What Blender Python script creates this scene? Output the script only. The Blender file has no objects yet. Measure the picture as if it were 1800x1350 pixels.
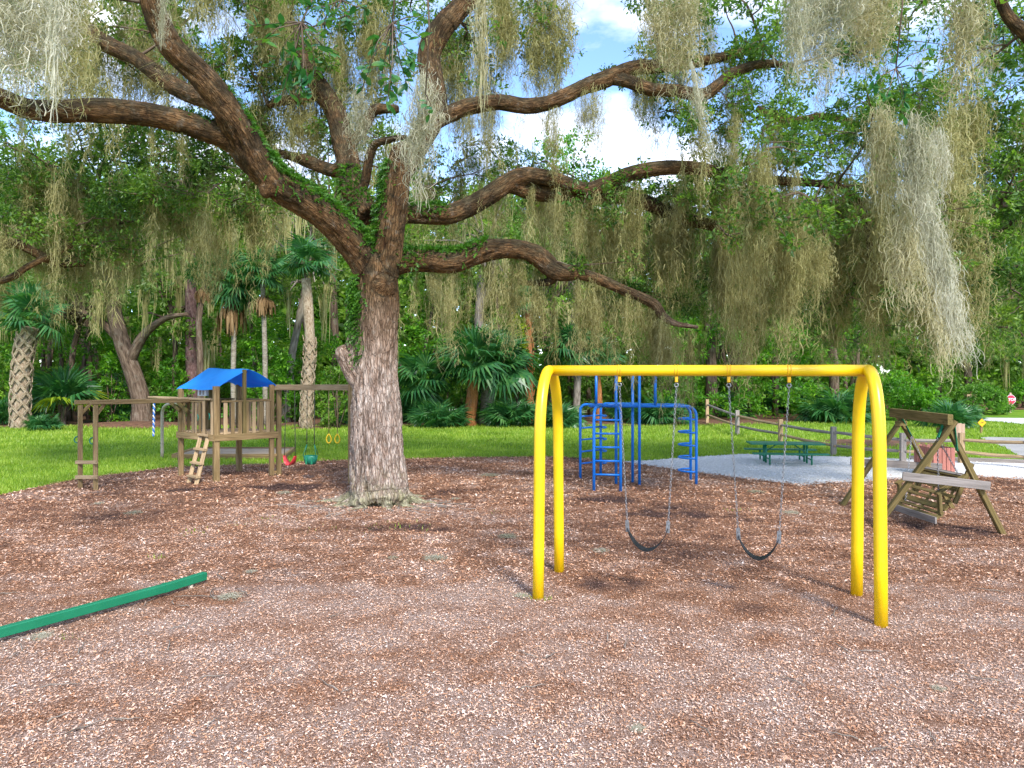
import bpy, math, random
import numpy as np
from mathutils import Vector, Matrix

# ------------------------------------------------------------------ camera
SC = bpy.context.scene
COL = SC.collection
EYE = 2.9                       # camera height, metres
F, CX, CY = 1239.0, 900.0, 652.0  # focal length and horizon in photo pixels
cam_d = bpy.data.cameras.new('camera')
cam = bpy.data.objects.new('camera', cam_d)
COL.objects.link(cam)
cam_d.sensor_width = 36.0
cam_d.lens = F / 1800 * 36.0
cam_d.shift_y = -23.0 / 1800
cam_d.clip_end = 2000
cam.location = (0, 0, EYE)
cam.rotation_euler = (math.radians(90), 0, 0)
SC.camera = cam

# ------------------------------------------------------------------ world
SUN_EL, SUN_AZ = math.radians(44), math.radians(158)   # azimuth clockwise from +Y
world = bpy.data.worlds.new('World')
SC.world = world
world.use_nodes = True
wt = world.node_tree
wt.nodes.clear()
w_out = wt.nodes.new('ShaderNodeOutputWorld')
w_bg = wt.nodes.new('ShaderNodeBackground')
w_bg.inputs['Strength'].default_value = 0.11
w_sky = wt.nodes.new('ShaderNodeTexSky')
w_sky.sky_type = 'NISHITA'
w_sky.sun_disc = False
w_sky.sun_elevation = SUN_EL
w_sky.sun_rotation = SUN_AZ
w_sky.air_density = 0.8
w_sky.dust_density = 0.3
w_sky.ozone_density = 4.5
w_tc = wt.nodes.new('ShaderNodeTexCoord')
w_map = wt.nodes.new('ShaderNodeMapping')
w_map.inputs['Scale'].default_value = (1.0, 1.0, 2.2)
w_map.inputs['Location'].default_value = (0.35, 0.1, 0.0)
w_noise = wt.nodes.new('ShaderNodeTexNoise')
w_noise.inputs['Scale'].default_value = 3.2
w_noise.inputs['Detail'].default_value = 7
w_noise.inputs['Roughness'].default_value = 0.55
w_ramp = wt.nodes.new('ShaderNodeValToRGB')
w_ramp.color_ramp.elements[0].position = 0.47
w_ramp.color_ramp.elements[1].position = 0.66
w_mix = wt.nodes.new('ShaderNodeMix')
w_mix.data_type = 'RGBA'
w_mix.inputs['B'].default_value = (4.9, 4.9, 5.1, 1)
L = wt.links.new
L(w_tc.outputs['Generated'], w_map.inputs['Vector'])
L(w_map.outputs['Vector'], w_noise.inputs['Vector'])
L(w_noise.outputs['Fac'], w_ramp.inputs['Fac'])
L(w_ramp.outputs['Color'], w_mix.inputs['Factor'])
L(w_sky.outputs['Color'], w_mix.inputs['A'])
L(w_mix.outputs['Result'], w_bg.inputs['Color'])
L(w_bg.outputs['Background'], w_out.inputs['Surface'])

# ------------------------------------------------------------------ sun
sun_d = bpy.data.lights.new('sun', 'SUN')
sun_d.energy = 1.5
sun_d.angle = math.radians(10)
sun_d.color = (1.0, 0.95, 0.87)
sun = bpy.data.objects.new('sun', sun_d)
COL.objects.link(sun)
sdir = Vector((math.sin(SUN_AZ) * math.cos(SUN_EL), math.cos(SUN_AZ) * math.cos(SUN_EL), math.sin(SUN_EL)))
sun.rotation_euler = sdir.to_track_quat('Z', 'Y').to_euler()

# ------------------------------------------------------------------ exposure and render
SC.view_settings.view_transform = 'Standard'
SC.view_settings.look = 'None'
SC.view_settings.exposure = 2.1
SC.view_settings.gamma = 1.0
SC.view_settings.use_curve_mapping = False
SC.render.engine = 'CYCLES'
cy = SC.cycles
cy.max_bounces = 8
cy.diffuse_bounces = 5
cy.glossy_bounces = 2
cy.transmission_bounces = 4
cy.transparent_max_bounces = 8
cy.use_denoising = True
try:
    cy.denoiser = 'OPENIMAGEDENOISE'
    cy.denoising_input_passes = 'RGB_ALBEDO_NORMAL'
except Exception:
    pass
cy.sample_clamp_indirect = 6

# ------------------------------------------------------------------ placement helpers
def V(px, py, d):
    return Vector(((px - CX) / F * d, d, EYE - (py - CY) / F * d))
def G(px, py, z=0.0):
    d = (EYE - z) * F / (py - CY)
    return Vector(((px - CX) / F * d, d, z))
rnd = random.Random(7)
R = np.random.default_rng(11)

# ------------------------------------------------------------------ object helpers
def tag(o, label=None, cat=None, group=None, kind=None):
    if label: o['label'] = label
    if cat: o['category'] = cat
    if group: o['group'] = group
    if kind: o['kind'] = kind
    return o

def thing(name, label, cat, loc, group=None):
    o = bpy.data.objects.new(name, None)
    COL.objects.link(o)
    o.empty_display_size = 0.1
    o.location = loc
    return tag(o, label, cat, group)

def np_mesh(name, verts, faces, mat=None, parent=None, smooth=False, kind=None, attrs=None, link=True, mesh_only=False):
    """verts (N,3) world coordinates, faces (M,k); made local to the parent's location"""
    verts = np.asarray(verts, dtype=np.float32)
    if parent is not None:
        off = np.zeros(3, dtype=np.float32)
        p = parent
        while p is not None:
            off += np.array(p.location, dtype=np.float32)
            p = p.parent
        verts = verts - off
    faces = np.asarray(faces, dtype=np.int32)
    me = bpy.data.meshes.new(name)
    me.vertices.add(len(verts))
    me.vertices.foreach_set('co', verts.ravel())
    M, k = faces.shape
    me.loops.add(M * k)
    me.loops.foreach_set('vertex_index', faces.ravel())
    me.polygons.add(M)
    me.polygons.foreach_set('loop_start', np.arange(M, dtype=np.int32) * k)
    me.polygons.foreach_set('use_smooth', np.full(M, bool(smooth)))
    if attrs:
        for an, av in attrs.items():
            av = np.asarray(av, dtype=np.float32)
            if av.ndim == 1:
                a = me.attributes.new(an, 'FLOAT', 'POINT'); a.data.foreach_set('value', av)
            else:
                a = me.attributes.new(an, 'FLOAT_VECTOR', 'POINT'); a.data.foreach_set('vector', av.ravel())
    me.update(calc_edges=True)
    if mat: me.materials.append(mat)
    if mesh_only: return me
    o = bpy.data.objects.new(name, me)
    if link: COL.objects.link(o)
    if parent is not None: o.parent = parent
    if kind: o['kind'] = kind
    return o

class MB:
    """collects beams, tubes and boxes in world coordinates; build() links them as ONE mesh"""
    def __init__(s):
        s.v = []; s.f = []; s.g = []
    def _add(s, vs, fs, gs):
        b = len(s.v)
        s.v += [tuple(v) for v in vs]; s.f += [tuple(i + b for i in f) for f in fs]; s.g += [tuple(g) for g in gs]
    def beam(s, p0, p1, w, h, up=(0, 0, 1), ch=None, twist=0.0):
        p0, p1 = Vector(p0), Vector(p1)
        d = (p1 - p0); ln = d.length; d = d / max(ln, 1e-6)
        up = Vector(up)
        if abs(d.dot(up)) > 0.97: up = Vector((0, 1, 0)) if abs(d.y) < 0.9 else Vector((1, 0, 0))
        x = d.cross(up).normalized(); y = x.cross(d).normalized()
        if ch is None: ch = min(w, h) * 0.09
        a, b = w / 2, h / 2
        sec = [(-a + ch, -b), (a - ch, -b), (a, -b + ch), (a, b - ch), (a - ch, b), (-a + ch, b), (-a, b - ch), (-a, -b + ch)]
        off = rnd.random() * 50
        vs = []; gs = []
        for k, (p, t) in enumerate(((p0, 0.0), (p1, ln))):
            for q in sec:
                c = 0.93 if False else 1.0
                vs.append(p + x * q[0] * c + y * q[1] * c); gs.append((t + off, q[0] + off * .37, q[1] + off * .13))
        fs = [(i, (i + 1) % 8, 8 + (i + 1) % 8, 8 + i) for i in range(8)]
        fs += [tuple(range(7, -1, -1)), tuple(range(8, 16))]
        s._add(vs, fs, gs)
        return s
    def box(s, c, size, rz=0.0, ch=0.004):
        c = Vector(c); d = Vector((math.cos(rz), math.sin(rz), 0)) * size[0] / 2
        return s.beam(c - d, c + d, size[1], size[2], ch=ch)
    def tube(s, pts, r, n=12, caps=True, closed=False):
        pts = [Vector(p) for p in pts]
        m = len(pts)
        rr = r if hasattr(r, '__len__') else [r] * m
        vs = []; gs = []
        prev = None; acc = rnd.random() * 30
        for i, p in enumerate(pts):
            if closed: t = (pts[(i + 1) % m] - pts[i - 1]).normalized()
            else:
                a = pts[max(0, i - 1)]; b = pts[min(m - 1, i + 1)]
                t = (b - a).normalized()
            if prev is None:
                up = Vector((0, 0, 1)) if abs(t.z) < 0.9 else Vector((0, 1, 0))
                x = t.cross(up).normalized()
            else:
                x = (prev - t * prev.dot(t)).normalized()
            prev = x
            y = t.cross(x)
            if i: acc += (pts[i] - pts[i - 1]).length
            for k in range(n):
                an = 2 * math.pi * k / n
                vs.append(p + x * math.cos(an) * rr[i] + y * math.sin(an) * rr[i])
                gs.append((acc, math.cos(an) * rr[i], math.sin(an) * rr[i]))
        fs = []
        rng_ = m if closed else m - 1
        for i in range(rng_):
            j = (i + 1) % m
            for k in range(n):
                k2 = (k + 1) % n
                fs.append((i * n + k, i * n + k2, j * n + k2, j * n + k))
        if caps and not closed:
            fs.append(tuple(range(n - 1, -1, -1))); fs.append(tuple((m - 1) * n + k for k in range(n)))
        s._add(vs, fs, gs)
        return s
    def poly(s, vs, fs):
        s._add(vs, fs, [tuple(v) for v in vs]); return s
    def build(s, name, mat, parent=None, smooth=False, kind=None, label=None):
        off = Vector((0, 0, 0)); p = parent
        while p is not None:
            off += p.location; p = p.parent
        me = bpy.data.meshes.new(name)
        me.from_pydata([(v[0] - off.x, v[1] - off.y, v[2] - off.z) for v in s.v], [], s.f)
        a = me.attributes.new('grain', 'FLOAT_VECTOR', 'POINT')
        a.data.foreach_set('vector', np.array(s.g, dtype=np.float32).ravel())
        if smooth:
            me.polygons.foreach_set('use_smooth', np.array([len(f) <= 4 for f in s.f]))
        me.materials.append(mat)
        me.update()
        o = bpy.data.objects.new(name, me)
        COL.objects.link(o)
        if parent is not None: o.parent = parent
        if kind: o['kind'] = kind
        if label: o['label'] = label
        return o

def beam_part(name, p0, p1, w, h, mat, parent, up=(0, 0, 1), **k):
    return MB().beam(p0, p1, w, h, up).build(name, mat, parent, **k)
def tube_part(name, pts, r, mat, parent, n=12, **k):
    return MB().tube(pts, r, n).build(name, mat, parent, smooth=True, **k)

def arc_pts(c, u, v, r, a0, a1, n):
    c, u, v = Vector(c), Vector(u), Vector(v)
    return [c + u * (r * math.cos(a0 + (a1 - a0) * i / n)) + v * (r * math.sin(a0 + (a1 - a0) * i / n)) for i in range(n + 1)]

def spline(pts, n):
    """Catmull-Rom through tuples of any length, n samples per span"""
    P = [np.array(p, dtype=float) for p in pts]
    P = [2 * P[0] - P[1]] + P + [2 * P[-1] - P[-2]]
    out = []
    for i in range(1, len(P) - 2):
        p0, p1, p2, p3 = P[i - 1], P[i], P[i + 1], P[i + 2]
        for k in range(n):
            t = k / n
            out.append(0.5 * (2 * p1 + (p2 - p0) * t + (2 * p0 - 5 * p1 + 4 * p2 - p3) * t * t + (3 * p1 - p0 - 3 * p2 + p3) * t ** 3))
    out.append(P[-2])
    return out

def vnoise(p, seed=0):
    """value noise in [0,1], p (N,3)"""
    p = np.asarray(p, dtype=np.float64)
    i = np.floor(p).astype(np.int64); f = p - i
    u = f * f * (3 - 2 * f)
    def h(dx, dy, dz):
        n = (i[:, 0] + dx) * 374761393 + (i[:, 1] + dy) * 668265263 + (i[:, 2] + dz) * 2147483647 + seed * 974711
        n = (n ^ (n >> 13)) * 1274126177
        n = n ^ (n >> 16)
        return (n & 0xffff) / 65535.0
    x0 = h(0,0,0) * (1 - u[:, 0]) + h(1,0,0) * u[:, 0]
    x1 = h(0,1,0) * (1 - u[:, 0]) + h(1,1,0) * u[:, 0]
    x2 = h(0,0,1) * (1 - u[:, 0]) + h(1,0,1) * u[:, 0]
    x3 = h(0,1,1) * (1 - u[:, 0]) + h(1,1,1) * u[:, 0]
    y0 = x0 * (1 - u[:, 1]) + x1 * u[:, 1]
    y1 = x2 * (1 - u[:, 1]) + x3 * u[:, 1]
    return y0 * (1 - u[:, 2]) + y1 * u[:, 2]

def fbm(p, oct=4, seed=0):
    a, s, t = 0.5, 0.0, 0.0
    p = np.asarray(p, dtype=np.float64)
    for k in range(oct):
        s = s + a * vnoise(p * 2 ** k, seed + k); t += a; a *= 0.5
    return s / t
# ------------------------------------------------------------------ materials
class NT:
    def __init__(s, name):
        s.m = bpy.data.materials.new(name); s.m.use_nodes = True
        s.t = s.m.node_tree; s.b = s.t.nodes['Principled BSDF']; s.out = s.t.nodes['Material Output']
        s.b.inputs['Roughness'].default_value = 0.8
    def n(s, typ, ins=None, **at):
        nd = s.t.nodes.new('ShaderNode' + typ)
        for k, v in at.items(): setattr(nd, k, v)
        for k, v in (ins or {}).items():
            if isinstance(v, bpy.types.NodeSocket): s.t.links.new(v, nd.inputs[k])
            else: nd.inputs[k].default_value = v
        return nd
    def link(s, a, b): s.t.links.new(a, b)
    def set(s, **kw):
        for k, v in kw.items():
            k = k.replace('_', ' ')
            if isinstance(v, bpy.types.NodeSocket): s.t.links.new(v, s.b.inputs[k])
            else: s.b.inputs[k].default_value = v
    def ramp(s, fac, stops, interp='LINEAR'):
        nd = s.t.nodes.new('ShaderNodeValToRGB'); cr = nd.color_ramp; cr.interpolation = interp
        while len(cr.elements) < len(stops): cr.elements.new(0.5)
        for e, (p, c) in zip(cr.elements, stops):
            e.position = p; e.color = (*c, 1) if len(c) == 3 else c
        s.t.links.new(fac, nd.inputs['Fac'])
        return nd.outputs['Color']
    def mix(s, f, a, b, blend='MIX'):
        nd = s.t.nodes.new('ShaderNodeMix'); nd.data_type = 'RGBA'; nd.blend_type = blend
        for k, v in (('Factor', f), ('A', a), ('B', b)):
            if isinstance(v, bpy.types.NodeSocket): s.t.links.new(v, nd.inputs[k])
            else: nd.inputs[k].default_value = (*v, 1) if isinstance(v, tuple) and len(v) == 3 else v
        return nd.outputs['Result']
    def noise(s, vec, scale, detail=4, rough=0.55, dist=0.0):
        return s.n('TexNoise', {'Vector': vec, 'Scale': scale, 'Detail': detail, 'Roughness': rough, 'Distortion': dist}).outputs['Fac']
    def mapping(s, vec, scale, loc=(0, 0, 0)):
        return s.n('Mapping', {'Vector': vec, 'Scale': scale, 'Location': loc}).outputs['Vector']
    def attr(s, name, out='Vector'):
        nd = s.t.nodes.new('ShaderNodeAttribute'); nd.attribute_name = name
        return nd.outputs[out]
    def pos(s): return s.n('NewGeometry').outputs['Position']
    def math(s, op, a, b=0.0, clamp=False):
        nd = s.t.nodes.new('ShaderNodeMath'); nd.operation = op; nd.use_clamp = clamp
        for i, v in enumerate((a, b)):
            if isinstance(v, bpy.types.NodeSocket): s.t.links.new(v, nd.inputs[i])
            else: nd.inputs[i].default_value = v
        return nd.outputs[0]
    def maprange(s, v, a, b, c=0.0, d=1.0):
        return s.n('MapRange', {'Value': v, 'From Min': a, 'From Max': b, 'To Min': c, 'To Max': d}).outputs['Result']
    def bump(s, h, strength=0.5, dist=0.02):
        s.link(s.n('Bump', {'Height': h, 'Strength': strength, 'Distance': dist}).outputs['Normal'], s.b.inputs['Normal'])
    def thin(s, color, amount):
        """leaf-like: mix the surface with a translucent lobe"""
        tr = s.n('BsdfTranslucent', {'Color': color})
        mx = s.n('MixShader', {0: amount, 1: s.b.outputs['BSDF'], 2: tr.outputs['BSDF']})
        s.link(mx.outputs[0], s.out.inputs['Surface'])

def m_paint(name, col, rough=0.35, wear=0.04, spec=0.5):
    t = NT(name)
    g = t.attr('grain')
    n1 = t.noise(t.pos(), 3.0, 5, 0.6)
    c = t.mix(t.maprange(n1, 0.3, 0.75), tuple(x * (1 - wear * 2) for x in col), tuple(min(1, x * (1 + wear)) for x in col))
    n2 = t.noise(t.pos(), 55, 3)
    sp = t.math('GREATER_THAN', n2, 0.74)
    c = t.mix(t.math('MULTIPLY', sp, 0.25), c, (0.25, 0.2, 0.15))
    t.set(Base_Color=c, Roughness=t.maprange(n1, 0.2, 0.8, rough - 0.06, rough + 0.12))
    t.b.inputs['Specular IOR Level'].default_value = spec
    t.bump(t.noise(t.pos(), 26, 2), 0.08, 0.01)
    return t.m

def m_wood(name, c_dark, c_mid, c_light, green=0.3, bump=0.5):
    t = NT(name)
    g = t.attr('grain')
    gv = t.mapping(g, (1.6, 34, 34))
    n1 = t.noise(gv, 1.0, 6, 0.62, 0.6)
    n0 = t.noise(t.mapping(g, (0.7, 3, 3)), 1.0, 3)
    c = t.ramp(n1, [(0.25, c_dark), (0.5, c_mid), (0.75, c_light)])
    mossy = t.maprange(n0, 0.42, 0.7)
    c = t.mix(t.math('MULTIPLY', mossy, green), c, (0.075, 0.075, 0.022))
    oi = t.n('ObjectInfo').outputs['Random']
    c = t.mix(1.0, c, t.ramp(oi, [(0, (0.78, 0.76, 0.74)), (1, (1.18, 1.14, 1.1))]), 'MULTIPLY')
    # knots and checks
    ck = t.noise(t.mapping(g, (0.8, 60, 60)), 1.0, 2)
    crack = t.maprange(ck, 0.68, 0.74)
    c = t.mix(t.math('MULTIPLY', crack, 0.7), c, (0.02, 0.014, 0.008))
    t.set(Base_Color=c, Roughness=0.85)
    t.b.inputs['Specular IOR Level'].default_value = 0.25
    h = t.math('SUBTRACT', n1, t.math('MULTIPLY', crack, 0.8))
    t.bump(h, bump, 0.006)
    return t.m

def m_leaf(name, c0, c1, c2, trans=0.35, rough=0.45, patch=0.7, tcol=None, scale=0.9):
    t = NT(name)
    rpi = t.n('NewGeometry').outputs['Random Per Island']
    pn = t.noise(t.pos(), scale, 3, 0.6)
    f = t.math('ADD', t.math('MULTIPLY', rpi, 1 - patch), t.math('MULTIPLY', t.maprange(pn, 0.3, 0.7), patch))
    c = t.ramp(f, [(0.1, c0), (0.5, c1), (0.92, c2)])
    t.set(Base_Color=c, Roughness=rough)
    t.b.inputs['Specular IOR Level'].default_value = 0.4
    tc = t.mix(1.0, c, tcol or (1.5, 1.75, 0.7), 'MULTIPLY')
    t.thin(tc, trans)
    return t.m

def m_plain(name, c0, c1, scale=8, rough=0.85, bump=0.3, dist=0.01, detail=5):
    t = NT(name)
    n1 = t.noise(t.pos(), scale, detail, 0.6)
    t.set(Base_Color=t.ramp(n1, [(0.3, c0), (0.7, c1)]), Roughness=rough)
    t.b.inputs['Specular IOR Level'].default_value = 0.25
    if bump: t.bump(t.noise(t.pos(), scale * 3, 4), bump, dist)
    return t.m

M = {}
M['yellow'] = m_paint('yellow_paint', (0.82, 0.51, 0.003), 0.34, 0.03)
M['clamp_yellow'] = m_paint('clamp_yellow', (0.80, 0.42, 0.01), 0.4, 0.05)
M['blue'] = m_paint('blue_paint', (0.003, 0.16, 0.60), 0.36, 0.06)
M['green'] = m_paint('green_paint', (0.003, 0.155, 0.07), 0.42, 0.06)
M['table_green'] = m_paint('dark_green_coating', (0.006, 0.17, 0.09), 0.42, 0.05)
M['wood'] = m_wood('weathered_wood', (0.08, 0.05, 0.022), (0.235, 0.16, 0.075), (0.40, 0.29, 0.155), 0.3)
M['wood_pale'] = m_wood('pale_weathered_wood', (0.15, 0.105, 0.06), (0.36, 0.26, 0.15), (0.52, 0.40, 0.26), 0.1)
M['wood_mossy'] = m_wood('mossy_wood', (0.055, 0.04, 0.015), (0.16, 0.12, 0.042), (0.29, 0.22, 0.10), 0.45)
M['wood_grey'] = m_wood('silver_grey_wood', (0.13, 0.115, 0.105), (0.25, 0.225, 0.21), (0.36, 0.33, 0.31), 0.08)
M['red_board'] = m_wood('faded_red_boards', (0.28, 0.105, 0.085), (0.42, 0.175, 0.14), (0.50, 0.23, 0.19), 0.0, 0.25)
M['tan_board'] = m_wood('tan_boards', (0.34, 0.23, 0.17), (0.45, 0.31, 0.24), (0.52, 0.38, 0.30), 0.0, 0.2)
M['rubber'] = m_plain('black_rubber', (0.007, 0.008, 0.010), (0.018, 0.02, 0.023), 12, 0.5)
M['steel'] = m_plain('galvanised_steel', (0.22, 0.22, 0.23), (0.36, 0.36, 0.38), 30, 0.45, 0.1)
M['steel'].node_tree.nodes['Principled BSDF'].inputs['Metallic'].default_value = 0.75
M['rope'] = m_plain('dark_rope', (0.05, 0.05, 0.04), (0.12, 0.11, 0.08), 40)
M['rope_tan'] = m_plain('tan_rope', (0.22, 0.15, 0.07), (0.33, 0.25, 0.13), 40)
M['rope_white'] = m_plain('white_rope', (0.55, 0.56, 0.6), (0.7, 0.72, 0.75), 40)
M['red_plastic'] = m_paint('red_plastic', (0.48, 0.03, 0.04), 0.4)
M['green_plastic'] = m_paint('green_plastic', (0.005, 0.14, 0.09), 0.4)
M['yellow_plastic'] = m_paint('yellow_plastic', (0.78, 0.52, 0.01), 0.4)
M['white_plastic'] = m_paint('white_plastic', (0.55, 0.57, 0.58), 0.5)
M['beige_metal'] = m_paint('beige_metal', (0.40, 0.33, 0.25), 0.45)
M['strap'] = m_paint('green_strap', (0.0, 0.16, 0.07), 0.6)
M['sign_red'] = m_paint('sign_red', (0.55, 0.012, 0.06), 0.4)
M['sign_white'] = m_paint('sign_white', (0.78, 0.76, 0.77), 0.4)
M['sign_yellow'] = m_paint('sign_yellow', (0.75, 0.42, 0.005), 0.4)
M['sign_black'] = m_paint('sign_black', (0.02, 0.018, 0.015), 0.5)

def _tarp():
    t = NT('blue_tarp')
    n1 = t.noise(t.pos(), 2.2, 4)
    c = t.mix(t.maprange(n1, 0.3, 0.7), (0.006, 0.30, 0.80), (0.015, 0.38, 0.88))
    t.set(Base_Color=c, Roughness=0.6)
    t.bump(t.noise(t.pos(), 9, 4), 0.35, 0.03)
    t.thin(t.mix(1.0, c, (0.8, 1.0, 1.25), 'MULTIPLY'), 0.35)
    return t.m
M['tarp'] = _tarp()

def _bark():
    t = NT('oak_bark')
    b = t.attr('bark')                     # (along, across, across) metres
    sep = t.n('SeparateXYZ', {0: t.pos()})
    z = sep.outputs['Z']
    nz = t.n('SeparateXYZ', {0: t.n('NewGeometry').outputs['Normal']}).outputs['Z']
    n1 = t.noise(t.mapping(b, (2.6, 17, 17)), 1.0, 8, 0.68, 1.2)
    vor = t.n('TexVoronoi', {'Vector': t.n('VectorMath', {0: t.mapping(b, (3.4, 22, 22)), 1: t.n('VectorMath', {0: t.n('TexNoise', {'Vector': t.mapping(b, (3, 9, 9)), 'Scale': 1.0, 'Detail': 5}).outputs['Color'], 1: (2.6, 2.6, 2.6)}, operation='MULTIPLY').outputs[0]}, operation='ADD').outputs[0], 'Scale': 1.0}, feature='DISTANCE_TO_EDGE').outputs['Distance']
    crack = t.maprange(vor, -0.06, 0.15)
    big = t.noise(t.pos(), 0.9, 4, 0.6)
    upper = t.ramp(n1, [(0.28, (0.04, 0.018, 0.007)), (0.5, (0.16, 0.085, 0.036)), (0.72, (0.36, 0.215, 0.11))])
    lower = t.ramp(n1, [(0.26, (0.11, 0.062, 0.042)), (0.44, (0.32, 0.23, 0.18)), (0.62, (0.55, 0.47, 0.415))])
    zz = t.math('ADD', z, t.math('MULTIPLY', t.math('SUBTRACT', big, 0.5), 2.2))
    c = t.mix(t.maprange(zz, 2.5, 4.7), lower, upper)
    # grey lichen far up the back limb and in patches
    lich = t.math('MULTIPLY', t.maprange(t.noise(t.pos(), 5.5, 5, 0.7), 0.56, 0.66), 0.42)
    c = t.mix(lich, c, (0.30, 0.28, 0.24))
    # dark moss on the upper sides of limbs
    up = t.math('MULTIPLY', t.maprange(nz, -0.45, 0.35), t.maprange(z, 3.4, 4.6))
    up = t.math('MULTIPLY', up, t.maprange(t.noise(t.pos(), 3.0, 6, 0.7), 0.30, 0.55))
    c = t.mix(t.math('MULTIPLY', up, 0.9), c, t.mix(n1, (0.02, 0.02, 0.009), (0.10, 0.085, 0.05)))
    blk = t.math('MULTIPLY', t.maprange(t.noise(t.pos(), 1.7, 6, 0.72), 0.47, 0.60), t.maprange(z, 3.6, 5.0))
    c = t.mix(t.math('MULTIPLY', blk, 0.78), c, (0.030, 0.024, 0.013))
    # green algae at the foot
    foot = t.math('MULTIPLY', t.maprange(z, 1.0, 0.1), t.maprange(t.noise(t.pos(), 4, 5, 0.7), 0.45, 0.62))
    c = t.mix(t.math('MULTIPLY', foot, 0.75), c, (0.20, 0.21, 0.09))
    base = t.math('MULTIPLY', t.maprange(z, 0.42, 0.12), t.maprange(t.noise(t.pos(), 7, 5, 0.7), 0.36, 0.52))
    c = t.mix(t.math('MULTIPLY', base, 0.8), c, t.mix(n1, (0.16, 0.17, 0.08), (0.42, 0.41, 0.27)))
    c = t.mix(crack, t.mix(0.72, c, (0.022, 0.013, 0.008)), c)
    c = t.mix(t.math('MULTIPLY', t.maprange(t.attr('ridge', 'Fac'), 0.42, 0.0), 0.62), c, (0.028, 0.017, 0.010))
    c = t.mix(1.0, c, t.ramp(t.noise(t.mapping(t.pos(), (3.5, 3.5, 1.2)), 1.0, 5, 0.65), [(0.3, (0.62, 0.55, 0.5)), (0.5, (0.98, 0.95, 0.92)), (0.7, (1.25, 1.22, 1.2))]), 'MULTIPLY')
    t.set(Base_Color=c, Roughness=0.92)
    t.b.inputs['Specular IOR Level'].default_value = 0.15
    t.bump(t.math('ADD', t.math('MULTIPLY', crack, 0.7), n1), 0.9, 0.035)
    return t.m
M['bark'] = _bark()

def m_trunk(name, c0, c1, c2, sc=(2, 10, 10)):
    t = NT(name)
    g = t.attr('grain')
    n1 = t.noise(t.mapping(g, sc), 1.0, 6, 0.6, 0.5)
    c = t.ramp(n1, [(0.3, c0), (0.5, c1), (0.72, c2)])
    lich = t.maprange(t.noise(t.pos(), 2.5, 4), 0.55, 0.7)
    c = t.mix(t.math('MULTIPLY', lich, 0.3), c, (0.26, 0.25, 0.2))
    t.set(Base_Color=c, Roughness=0.9)
    t.b.inputs['Specular IOR Level'].default_value = 0.15
    t.bump(n1, 0.9, 0.05)
    return t.m
M['trunk_brown'] = m_trunk('brown_trunk_bark', (0.03, 0.02, 0.013), (0.11, 0.075, 0.052), (0.21, 0.155, 0.115))
M['trunk_pine'] = m_trunk('pine_bark', (0.045, 0.022, 0.02), (0.15, 0.085, 0.078), (0.26, 0.17, 0.16), (4, 9, 9))
M['trunk_grey'] = m_trunk('grey_trunk_bark', (0.08, 0.065, 0.05), (0.2, 0.17, 0.14), (0.34, 0.3, 0.26))
M['palm_boot'] = m_trunk('palm_boots', (0.12, 0.075, 0.04), (0.32, 0.24, 0.16), (0.5, 0.42, 0.32), (6, 20, 20))
M['palm_orange'] = m_trunk('orange_palm_fibre', (0.10, 0.035, 0.012), (0.30, 0.12, 0.04), (0.42, 0.2, 0.08), (6, 20, 20))
M['palm_grey'] = m_trunk('grey_palm_trunk', (0.12, 0.1, 0.075), (0.25, 0.215, 0.17), (0.36, 0.32, 0.27), (14, 5, 5))
M['dead_frond'] = m_leaf('dead_palm_fronds', (0.10, 0.055, 0.02), (0.21, 0.125, 0.05), (0.33, 0.22, 0.11), 0.25, 0.8, 0.4, (1.2, 1.0, 0.7))

M['oak_leaf'] = m_leaf('oak_leaves', (0.028, 0.075, 0.018), (0.085, 0.17, 0.028), (0.23, 0.34, 0.05), 0.42, 0.42, 0.55)
M['near_leaf'] = m_leaf('near_oak_leaves', (0.012, 0.075, 0.035), (0.03, 0.13, 0.04), (0.12, 0.22, 0.02), 0.3, 0.3, 0.45, scale=9)
M['bright_leaf'] = m_leaf('bright_shrub_leaves', (0.035, 0.12, 0.012), (0.08, 0.23, 0.015), (0.20, 0.40, 0.02), 0.4, 0.45, 0.5)
M['wood_leaf'] = m_leaf('woodland_leaves', (0.03, 0.085, 0.016), (0.12, 0.23, 0.03), (0.28, 0.44, 0.05), 0.45, 0.5, 0.7, scale=0.35)
M['far_leaf'] = m_leaf('distant_leaves', (0.04, 0.11, 0.03), (0.12, 0.23, 0.05), (0.26, 0.39, 0.09), 0.38, 0.5, 0.65, scale=0.3)
M['olive_leaf'] = m_leaf('olive_leaves', (0.04, 0.085, 0.02), (0.12, 0.185, 0.04), (0.25, 0.33, 0.08), 0.36, 0.5, 0.6, scale=0.5)
M['vine_leaf'] = m_leaf('yellow_vine_leaves', (0.12, 0.2, 0.01), (0.3, 0.38, 0.015), (0.45, 0.48, 0.03), 0.45, 0.45, 0.3)
M['palm_leaf'] = m_leaf('palm_fronds', (0.015, 0.075, 0.025), (0.035, 0.135, 0.035), (0.10, 0.22, 0.06), 0.3, 0.38, 0.5, scale=1.5)
M['palm_yellow'] = m_leaf('yellowing_palm_fronds', (0.08, 0.15, 0.01), (0.2, 0.28, 0.015), (0.33, 0.38, 0.03), 0.35, 0.4, 0.5, scale=1.5)
M['fern'] = m_leaf('resurrection_fern', (0.02, 0.07, 0.008), (0.05, 0.15, 0.012), (0.11, 0.24, 0.02), 0.35, 0.5, 0.5, scale=3)
M['hedge_leaf'] = m_leaf('clipped_hedge_leaves', (0.05, 0.14, 0.02), (0.11, 0.24, 0.03), (0.2, 0.36, 0.06), 0.4, 0.5, 0.6, scale=1)
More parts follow.
